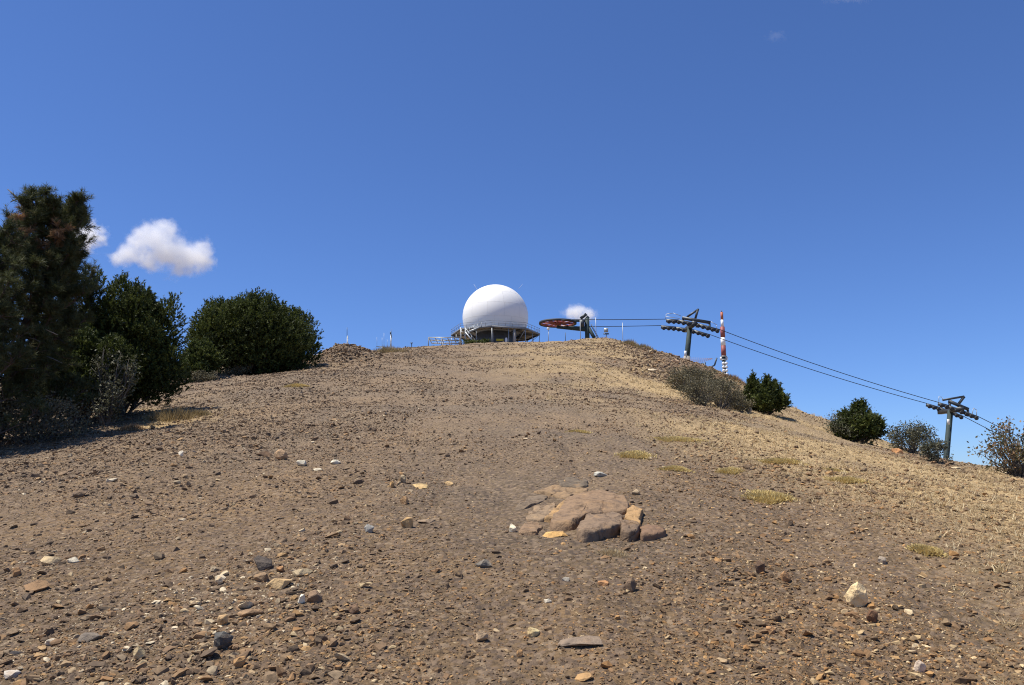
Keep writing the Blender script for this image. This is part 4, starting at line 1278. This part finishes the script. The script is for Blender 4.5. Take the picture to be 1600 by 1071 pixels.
rr2 = MB().lathe([(1.36, -.06), (1.46, -.06), (1.46, .06), (1.36, .06), (1.36, -.06)], (WX, YM, WZ), 40)
rr2.F = rr2.F[:-2]; rr2.build("rim", M['rim_red'], wheel)
for k in range(10):
    a = 2*math.pi*k/10 + .2
    MB().bar((WX+.2*math.cos(a), YM+.2*math.sin(a), WZ+.02), (WX+1.4*math.cos(a), YM+1.4*math.sin(a), WZ), .14, .10).build("spoke", M['rim_red'], wheel)
MB().lathe([(.3, -.2), (.32, 0), (.3, .2), (.15, .25)], (WX, YM, WZ), 16).build("hub", M['rim_red'], wheel)
MB().bar((CXs, YM, WZ-.52), (WX-.1, YM, WZ-.36), .34, .42, w2=.24, h2=.18).build("lower_arm", M['liftgreen'], stn)
MB().bar((CXs, YM, WZ+.20), (WX+.95, YM, WZ+.22), .22, .16).build("upper_arm", M['liftgreen'], stn)
MB().bar((WX, YM, WZ-.45), (WX, YM, WZ+.35), .14).build("axle", M['liftsteel'], stn)
MB().box((CXs-.62, YM-.25, WZ-.35), (CXs-.24, YM+.25, WZ+.30)).build("gearbox", M['liftsteel'], stn)
mt = MB(); mt.bar((CXs-.55, YM, WZ+.42), (CXs-.05, YM, WZ+.80), .26, .24); mt.tube([(CXs-.02, YM, WZ+.42), (CXs+.12, YM, WZ+.58)], .14, 10)
mt.build("motor", M['liftsteel'], stn)
bq = at(935, 532, YM); bq[2] = float(H(bq[0], YM)) - .2
MB().bar((CXs+.1, YM, WZ-.35), bq, .30, .26).build("stay", M['liftgreen'], stn)
ld = MB(); o0, o1 = np.array([CXs+.35, YM-.2, WZ-.15]), bq + [.28, -.2, .1]
ld.bar(o0, o1, .04); ld.bar(o0 + [0,.4,0], o1 + [0,.4,0], .04)
for i in range(12):
    q_ = o0 + (o1-o0)*(i/11); ld.bar(q_, q_ + [0,.4,0], .03)
ld.build("ladder", M['liftsteel'], stn)

def lift_tower(colpx, near, far, topframe, aframe, label, rails, colour, plate):
    """colpx: axis of the column (top, foot) in the picture at the tower's distance; near/far: sheave trains."""
    (tx, ty), (fx, fy), w = colpx
    top, ft = at(tx, ty, YM), at(fx, fy, YM)
    d_ = (ft - top) / np.linalg.norm(ft - top)
    g_ = float(H(ft[0], YM)); 
    if ft[2] > g_: ft = top + d_ * ((top[2] - g_ + .6) / -d_[2])
    t = thing("lift_tower", (ft[0], YM, g_), label, "lift tower", "chairlift towers")
    r_ = w * mpp(ty, YM) / 2
    MB().tube([top, ft], [r_*.93, r_*1.05], 14).build("column", M[colour], t, smooth=True)
    for nm, pts, yy in (("near", near, YN), ("far", far, YF)):
        q = [at(a, b, yy) for a, b in pts]
        bm_ = MB()
        for i in range(len(q)-1): bm_.bar(q[i], q[i+1], .16, .26)
        tr_ = bm_.build("sheave_train", M['liftsteel'], t)
        seg = [np.linalg.norm(q[i+1]-q[i]) for i in range(len(q)-1)]; tot = sum(seg); nn = max(8, int(tot/.40))
        for i in range(nn):
            s_ = tot*(i+.5)/nn; j = 0
            while j < len(seg)-1 and s_ > seg[j]: s_ -= seg[j]; j += 1
            c_ = q[j] + (q[j+1]-q[j])*(s_/seg[j]) + [0, -.13 if nm == "near" else -.13, -.10]
            MB().lathe([(.08, -.05), (.165, -.05), (.14, 0), (.165, .05), (.08, .05)], c_, 12, 'Y').build("sheave", M['rubber'], tr_)
    cr = top - d_ * .05
    MB().bar((cr[0], YN-.15, cr[2]-.05), (cr[0], YF+.15, cr[2]-.05), .36, .34).build("crossarm", M['liftsteel'], t)
    qa, qb = at(*topframe[0], YN+.5), at(*topframe[1], YN+.5)
    m3 = MB(); m3.bar(qa, qb, .2, .24)
    for q_ in (qa + (qb-qa)*.03, qb + (qa-qb)*.03, (qa+qb)/2): m3.bar(q_ - [0,0,.1], q_ - [0,0,.62], .14)
    m3.build("upper_beam", M['liftsteel'], t)
    m4 = MB()
    for a, b in aframe: m4.bar(at(*a, YN+.5), at(*b, YN+.5), .17)
    m4.build("lifting_frame", M['galv'] if colour == 'x' else M['liftsteel'], t)
    m5 = MB()
    for seg_ in rails:
        for a, b in zip(seg_[:-1], seg_[1:]): m5.bar(at(*a, YN-.3), at(*b, YN-.3), .035)
    m5.build("catwalk_rail", M['galv'], t)
    if plate:
        c_ = at(*plate, YM-r_-.03); MB().box(c_ - [.10, .015, .22], c_ + [.10, .015, .22]).build("number_plate", M['white'], t)
    return t, top, ft

T1 = lift_tower(((1078, 511), (1073, 562), 8.4), [(1041, 501.5), (1060, 502.5), (1090, 508), (1124, 517.5)], [(1033, 511.5), (1056, 513.5), (1084, 518), (1109, 525.5)],
    ((1066, 497), (1110, 504.5)), [((1073.5, 495.5), (1091.5, 483.5)), ((1086.5, 498), (1090.5, 484))], "upper chairlift tower on the bank beside the striped mast",
    [[(1040, 499), (1041, 491), (1052, 489.5), (1064, 494)], [(1040, 495), (1062, 498)], [(1111, 503), (1120, 508), (1120, 514)]], 'liftgreen', (1071, 552.5))
q_ = at(1069.5, 561, YM)
MB().tube([at(1073.5, 557, YM), np.array(T1[2]) - [0,0,.2]], [.285, .30], 14).build("concrete_base", M['concrete'], T1[0], smooth=True)
T2 = lift_tower(((1485, 642), (1478, 722), 8.8), [(1466, 631.5), (1482, 636), (1506, 645), (1528, 653.5)], [(1447.5, 633), (1468, 639), (1486, 645), (1504, 652.5)],
    ((1482.5, 627), (1513, 640)), [((1473, 625.5), (1506, 619.8)), ((1497.5, 632), (1506.5, 620))], "lower chairlift tower standing behind the right skyline",
    [[(1467, 628), (1467, 620), (1472, 621), (1473, 627)], [(1519, 648), (1521, 638), (1526, 641), (1526, 650)]], 'liftgreen', (1482, 659.5))

def cable(pts, sag, label):
    P = []
    for (a, b), s_ in zip(zip(pts[:-1], pts[1:]), sag):
        for i in range(13):
            t_ = i/12; P.append(a + (b-a)*t_ - np.array([0, 0, s_*4*t_*(1-t_)]))
    m = MB().tube(P, .028, 8)
    return tag(m.build("lift_cable", M['cable'], None, (0, 0, 0), smooth=True), label, "cable", "chairlift cables")
dz = np.array([0, 0, .06])
def run(yy, a, b, c, d, e, f):
    A_0, B_0, C_0, D_0, E_0 = np.array([WX, yy, WZ]), at(*a, yy)+dz, at(*b, yy)+dz, at(*c, yy)+dz, at(*d, yy)+dz
    F_0 = at(*e, yy)+dz
    G_0 = F_0 + (at(*f, yy) - F_0) * 4
    return [A_0, B_0, C_0, D_0, E_0, F_0, G_0], [.05, 0, 0, .18, 0, 0]
def cab(yy, p_, lab):
    pts = [np.array([WX, yy, WZ])] + [at(*q, yy)+dz for q in p_]
    pts.append(pts[-1] + (pts[-1]-pts[-2])*3.5)
    n_ = len(pts)-1
    cable(pts, [.03] + [0]*3 + [.25] + [0]*(n_-5), lab)
cab(YN, [(1041, 500), (1060, 501), (1090, 506.5), (1124, 516), (1466, 630), (1482, 634.5), (1506, 643.5), (1528, 652), (1600, 688)], "upper line of the chairlift cable, nearer strand")
cab(YF, [(1033, 510), (1056, 512), (1084, 516.5), (1109, 524), (1447.5, 631.5), (1468, 637.5), (1486, 643.5), (1504, 651), (1573, 687)], "lower line of the chairlift cable, farther strand")

# ------------------------------------------------------------------ striped mast
MY = 160.0
mx0 = at(1131, 560, MY); mg = float(H(mx0[0], MY))
mast = thing("striped_mast", (mx0[0], MY, mg), "red and white striped antenna mast behind the upper lift tower", "antenna mast")
mk_ = mpp(540, MY)
def mz(py): return at(1130, py, MY)[2]
def seg(py0, py1, wpx, mat, nm):
    MB().lathe([(wpx*mk_/2, mz(py0)), (wpx*mk_/2*.97, mz(py1)-.01)], (mx0[0] + (560-(py0+py1)/2)*.0, MY, 0), 18).build(nm, M[mat], mast, smooth=False)
seg(557, 540.4, 7.6, 'red', "red_section"); seg(540.3, 527.8, 7.4, 'white', "white_section"); seg(527.7, 511.1, 7.2, 'red', "red_section")
seg(511, 500, 4.4, 'white', "white_section"); seg(499.9, 488, 4.2, 'orange', "orange_section")
MB().lathe([(.10, mz(488)), (.08, mz(485.5))], (mx0[0], MY, 0), 8).build("beacon", M['liftsteel'], mast)
MB().lathe([(.36, mg-.5), (.34, mz(557))], (mx0[0], MY, 0), 12).build("mast_stem", M['liftgreen'], mast)
for z_ in (557.5, 562.5): MB().lathe([(4.9*mk_, mz(z_)-.08), (4.9*mk_, mz(z_)+.08)], (mx0[0], MY, 0), 16).build("platform", M['galv'], mast)
for row in range(8):
    for sx2 in (-1, 1):
        c_ = np.array([mx0[0] + sx2*2.1*mk_, MY - .45, mz(568.6 + row*5.7)])
        if c_[2] < mg: continue
        MB().lathe([(.05, -.30), (.30, -.26), (.30, .12), (.12, .25)], c_, 14, 'Y').build("drum_antenna", M['white'], mast, smooth=False)
for sx2 in (-1, 1): MB().box((mx0[0]+sx2*4.4*mk_-.15, MY-.3, mz(562)), (mx0[0]+sx2*4.4*mk_+.15, MY+.3, mz(558.5))).build("panel_antenna", M['white'], mast)

# ------------------------------------------------------------------ posts, lamp, net and bars by the lift
def pole(px, py0, py1, Y, wpx, mat, label, cat="post", group="thin posts on the summit", name="post"):
    a, b = at(px, py0, Y), at(px, py1, Y)
    g_ = float(H(a[0], Y)); a[2] = min(a[2], g_) - .2
    b[0] = a[0]
    t = MB().tube([a, b], wpx*mpp(py1, Y)/2, 8).build(name, M[mat], None, (a[0], a[1], g_))
    return tag(t, label, cat, group), b
pole(883.5, 537, 520, 69, .9, 'liftsteel', "short dark post below the red lift wheel")
pole(907, 535, 500, 64.5, 1.1, 'galv', "pale pole in front of the green lift column")
pole(931.5, 532, 496.5, 64.0, 1.0, 'galv', "pale pole in front of the green slanting stay")
pole(973.5, 543, 504.5, 60.0, .9, 'galv', "thin tall post on the bank right of the floodlight")
pole(973.6, 543, 533, 59.85, 2.0, 'concrete', "stubby concrete footing of the thin tall post", name="post_footing")
lm = thing("floodlight", (*at(948, 532, 65)[:2], float(H(*at(948, 532, 65)[:2]))), "grey box floodlight on a short pole on the mound", "floodlight")
c_ = at(947, 517, 65); f_ = at(948.5, 530, 65)
MB().tube([(f_[0], 65, BASE[lm][2]-.2), c_ - [0,0,.25]], .035, 8).build("pole", M['galv'], lm)
MB().box(c_ + [-.16, -.12, -.12], c_ + [.16, .12, .20]).build("lamp_housing", M['galv'], lm)
MB().box(c_ + [-.13, -.15, -.08], c_ + [.13, -.122, .16]).build("lamp_glass", M['lamp'], lm)
MB().bar(c_ + [-.22, 0, -.27], c_ + [.22, 0, -.27], .12, .10).build("bracket", M['bluegrey'], lm)
pw, b_ = pole(857, 537, 515, 150, 1.0, 'galv', "slim pole with a small white lamp between dome and lift wheel", name="lamp_post")
lp = MB().lathe([(.05, -.1), (.28, 0), (.3, .3), (.1, .5)], b_, 10).build("lamp", M['white'], pw)
# net on the bank, bent bars
nt_ = MB(); nA, nB = at(1040, 561, 59), at(1113, 560.5, 59)
for i in range(24):
    q = nA + (nB-nA)*(i/23); g_ = float(H(q[0], 59)) + .02
    tz_ = np.interp(i/23, [0, .25, .6, 1], [at(1040,559,59)[2], at(1056,561,59)[2], at(1085,559.5,59)[2], at(1113,560.3,59)[2]])
    bz_ = np.interp(i/23, [0, .5, .8, 1], [tz_-.3, at(1078,569,59)[2], at(1098,566,59)[2], tz_-.05])
    nt_.bar((q[0], 59, max(bz_, g_-.6)), (q[0], 59, tz_), .014)
    if i: 
        for f_ in (0, .25, .5, .75, 1):
            nt_.bar((pq[0], 59, pb+(pt-pb)*f_), (q[0], 59, max(bz_, g_-.6)+(tz_-max(bz_, g_-.6))*f_), .014)
    pq, pb, pt = q, max(bz_, g_-.6), tz_
net = nt_.build("safety_net", M['net'], None, (nA[0], 59, float(H(nA[0], 59))))
tag(net, "faded orange net strung at the foot of the upper lift tower", "net")
br = thing("bent_bar_barrier", (*at(1105, 577, 56)[:2], float(H(*at(1105, 577, 56)[:2]))), "bent blue grey steel bars right of the orange net", "barrier")
for nm, pts in (("short_bar", [(1088, 571.5), (1098.5, 568), (1098.2, 579)]), ("upright_bar", [(1098.2, 582), (1102, 566.5)]), ("long_bar", [(1100, 579), (1116.5, 571), (1120, 559.5)])):
    m6 = MB()
    for a, b in zip(pts[:-1], pts[1:]): m6.bar(at(*a, 56), at(*b, 56), .10)
    m6.build(nm, M['bluegrey'], br)

# ------------------------------------------------------------------ far aerials on the left of the summit
def aerial(px, py0, py1, Y, wpx, label, parts):
    a = at(px, py0, Y); g_ = float(H(a[0], Y)); k_ = mpp(py1, Y)
    t = thing("aerial_mast", (a[0], Y, g_), label, "aerial mast", "far aerial masts")
    zt = at(px, py1, Y)[2]
    m = MB()
    w = wpx*k_/2
    legs = [(math.cos(q)*w, math.sin(q)*w) for q in (.5, 2.6, 4.7)]
    for lx, ly in legs: m.bar((a[0]+lx*1.3, Y+ly*1.3, g_-.3), (a[0]+lx*.7, Y+ly*.7, zt), .09)
    n_ = int((zt-g_)/.9)
    for i in range(n_):
        f0, f1 = i/n_, (i+1)/n_
        for j in range(3):
            p_, q_ = legs[j], legs[(j+1) % 3]; s0, s1 = 1.3-.6*f0, 1.3-.6*f1
            m.bar((a[0]+p_[0]*s0, Y+p_[1]*s0, g_+(zt-g_)*f0), (a[0]+q_[0]*s1, Y+q_[1]*s1, g_+(zt-g_)*f1), .05)
    m.build("lattice", M['galv'], t)
    for nm, p0, p1, w_ in parts:
        MB().bar(at(*p0, Y), at(*p1, Y), w_).build(nm, M['bluegrey'], t)
aerial(542.3, 546, 525, 195, 2.0, "thin lattice mast rising behind the rubble heap", [("whip", (542.3, 526), (542.3, 512), .11)])
aerial(610.3, 548, 523, 195, 2.0, "thin lattice mast with a small head on the left skyline", [("head", (610.3, 523), (610.3, 518.5), .28), ("whip", (612, 530), (612, 514), .05)])
ar = thing("aerial_array", (*at(597, 545, 195)[:2], float(H(*at(597, 545, 195)[:2]))), "cluster of thin whip aerials on a crossbar on the left skyline", "aerial")
MB().bar(at(588, 541.5, 195), at(607, 543, 195), .14).build("crossbar", M['bluegrey'], ar)
for px, py in ((589, 527), (597, 543-15), (600, 521), (605, 531)): MB().bar(at(px, 543, 195), at(px, py, 195), .055).build("whip", M['galv'], ar)
q = at(597, 543, 195); MB().bar((q[0], 195, BASE[ar][2]-.3), q, .2).build("stand", M['galv'], ar)
fl = thing("flat_lamp_post", (*at(643, 543, 150)[:2], float(H(*at(643, 543, 150)[:2]))), "short dark post with a flat top on the left skyline", "post")
q = at(643.3, 536.5, 150); MB().bar((q[0], 150, BASE[fl][2]-.3), q, .14).build("post", M['bluegrey'], fl)
MB().box(q + [-.25, -.2, -.02], q + [.2, .2, .1]).build("flat_head", M['bluegrey'], fl)

# ------------------------------------------------------------------ clouds
def cloud(px, py, wpx, hpx, lobes, dens, label, seed, Y=1500.0, detail=9.0, amp=1.75):
    c = at(px, py, Y); k = mpp(py, Y)
    a, b = wpx*k/2, hpx*k/2
    m, n, l, bs = new_mat("cloud_vapour")
    n.remove(bs)
    tc = n.new("ShaderNodeTexCoord")
    mp = n.new("ShaderNodeMapping"); mp.inputs["Scale"].default_value = (1/a, 1/a, 1/a)
    l.new(tc.outputs["Object"], mp.inputs[0])
    nz = noise_node(n, l, 2.6, detail, .62, mp.outputs[0])
    mp.inputs["Location"].default_value = (0, 0, 0)
    off = n.new("ShaderNodeVectorMath"); off.operation = 'ADD'; off.inputs[1].default_value = (seed*3.7, seed*1.3, 0)
    l.new(mp.outputs[0], off.inputs[0]); l.new(off.outputs[0], nz.inputs["Vector"])
    prev = None
    for lx, lz, rx, rz in lobes:
        sb = n.new("ShaderNodeVectorMath"); sb.operation = 'SUBTRACT'; sb.inputs[1].default_value = (lx, 0, lz)
        l.new(mp.outputs[0], sb.inputs[0])
        ml = n.new("ShaderNodeVectorMath"); ml.operation = 'MULTIPLY'; ml.inputs[1].default_value = (1/rx, 1/(.9*min(rx, rz*1.4)), 1/rz)
        l.new(sb.outputs[0], ml.inputs[0])
        ln = n.new("ShaderNodeVectorMath"); ln.operation = 'LENGTH'; l.new(ml.outputs[0], ln.inputs[0])
        iv = n.new("ShaderNodeMath"); iv.operation = 'SUBTRACT'; iv.inputs[0].default_value = 1.0
        l.new(ln.outputs["Value"], iv.inputs[1])
        if prev is None: prev = iv.outputs[0]
        else:
            mx = n.new("ShaderNodeMath"); mx.operation = 'SMOOTH_MAX'; mx.inputs[2].default_value = .25
            l.new(prev, mx.inputs[0]); l.new(iv.outputs[0], mx.inputs[1]); prev = mx.outputs[0]
    nzc = n.new("ShaderNodeMath"); nzc.operation = 'MULTIPLY_ADD'; nzc.inputs[1].default_value = amp*2; nzc.inputs[2].default_value = -amp
    l.new(nz.outputs[0], nzc.inputs[0])
    ad = n.new("ShaderNodeMath"); ad.operation = 'ADD'; l.new(prev, ad.inputs[0]); l.new(nzc.outputs[0], ad.inputs[1])
    mr = n.new("ShaderNodeMapRange"); mr.interpolation_type = 'SMOOTHSTEP'
    mr.inputs[1].default_value = -0.12; mr.inputs[2].default_value = .75; mr.inputs[3].default_value = 0; mr.inputs[4].default_value = dens
    l.new(ad.outputs[0], mr.inputs[0])
    vs = n.new("ShaderNodeVolumePrincipled"); vs.inputs["Color"].default_value = (.99, .99, .99, 1)
    vs.inputs["Anisotropy"].default_value = 0.0
    l.new(mr.outputs[0], vs.inputs["Density"]); l.new(vs.outputs[0], n["Material Output"].inputs["Volume"])
    # a rounded lump, wide enough that the vapour fades out before its surface
    V, F = [], []
    nu, nv = 20, 10
    dy = min(a, b*1.3)
    for i in range(nv+1):
        ph = math.pi*i/nv
        for j in range(nu):
            th = 2*math.pi*j/nu
            sgn = lambda v_, p_: math.copysign(abs(v_)**p_, v_)
            V.append((a*1.15*sgn(math.cos(th), .6)*math.sin(ph)**.6, dy*1.15*sgn(math.sin(th), .6)*math.sin(ph)**.6, b*1.2*sgn(math.cos(ph), .6)))
    for i in range(nv):
        for j in range(nu):
            F.append((i*nu+j, (i+1)*nu+j, (i+1)*nu+(j+1) % nu, i*nu+(j+1) % nu))
    o = link("cloud", make_mesh("cloud", V, F), None, c, m)
    return tag(o, label, "cloud", "small white clouds")
h_ = 39/78
cloud(243, 389, 170, 92, [(.25, -.08, .72, .33), (-.02, .24, .42, .28), (.62, -.20, .42, .28), (-.45, -.14, .42, .18), (.85, -.18, .3, .25)], .045, "larger white cloud right of the pines", 1)
cloud(118, 376, 96, 74, [(-.2, .05, .8, .5), (.35, .18, .55, .45), (-.3, -.35, .6, .4)], .06, "small white cloud half behind the tall pine", 2)
cloud(903, 490, 68, 36, [(-.1, .05, .66, .40), (.3, -.1, .6, .34)], .07, "small round cloud behind the lift wheel and column", 3, amp=.95)
cloud(1322, -1, 70, 16, [(0, 0, .9, .2)], .004, "faint wisp of cloud at the top edge", 4)
cloud(1213, 57, 40, 30, [(0, 0, .8, .4)], .003, "faint wisp of cloud below the top edge at the right", 5)
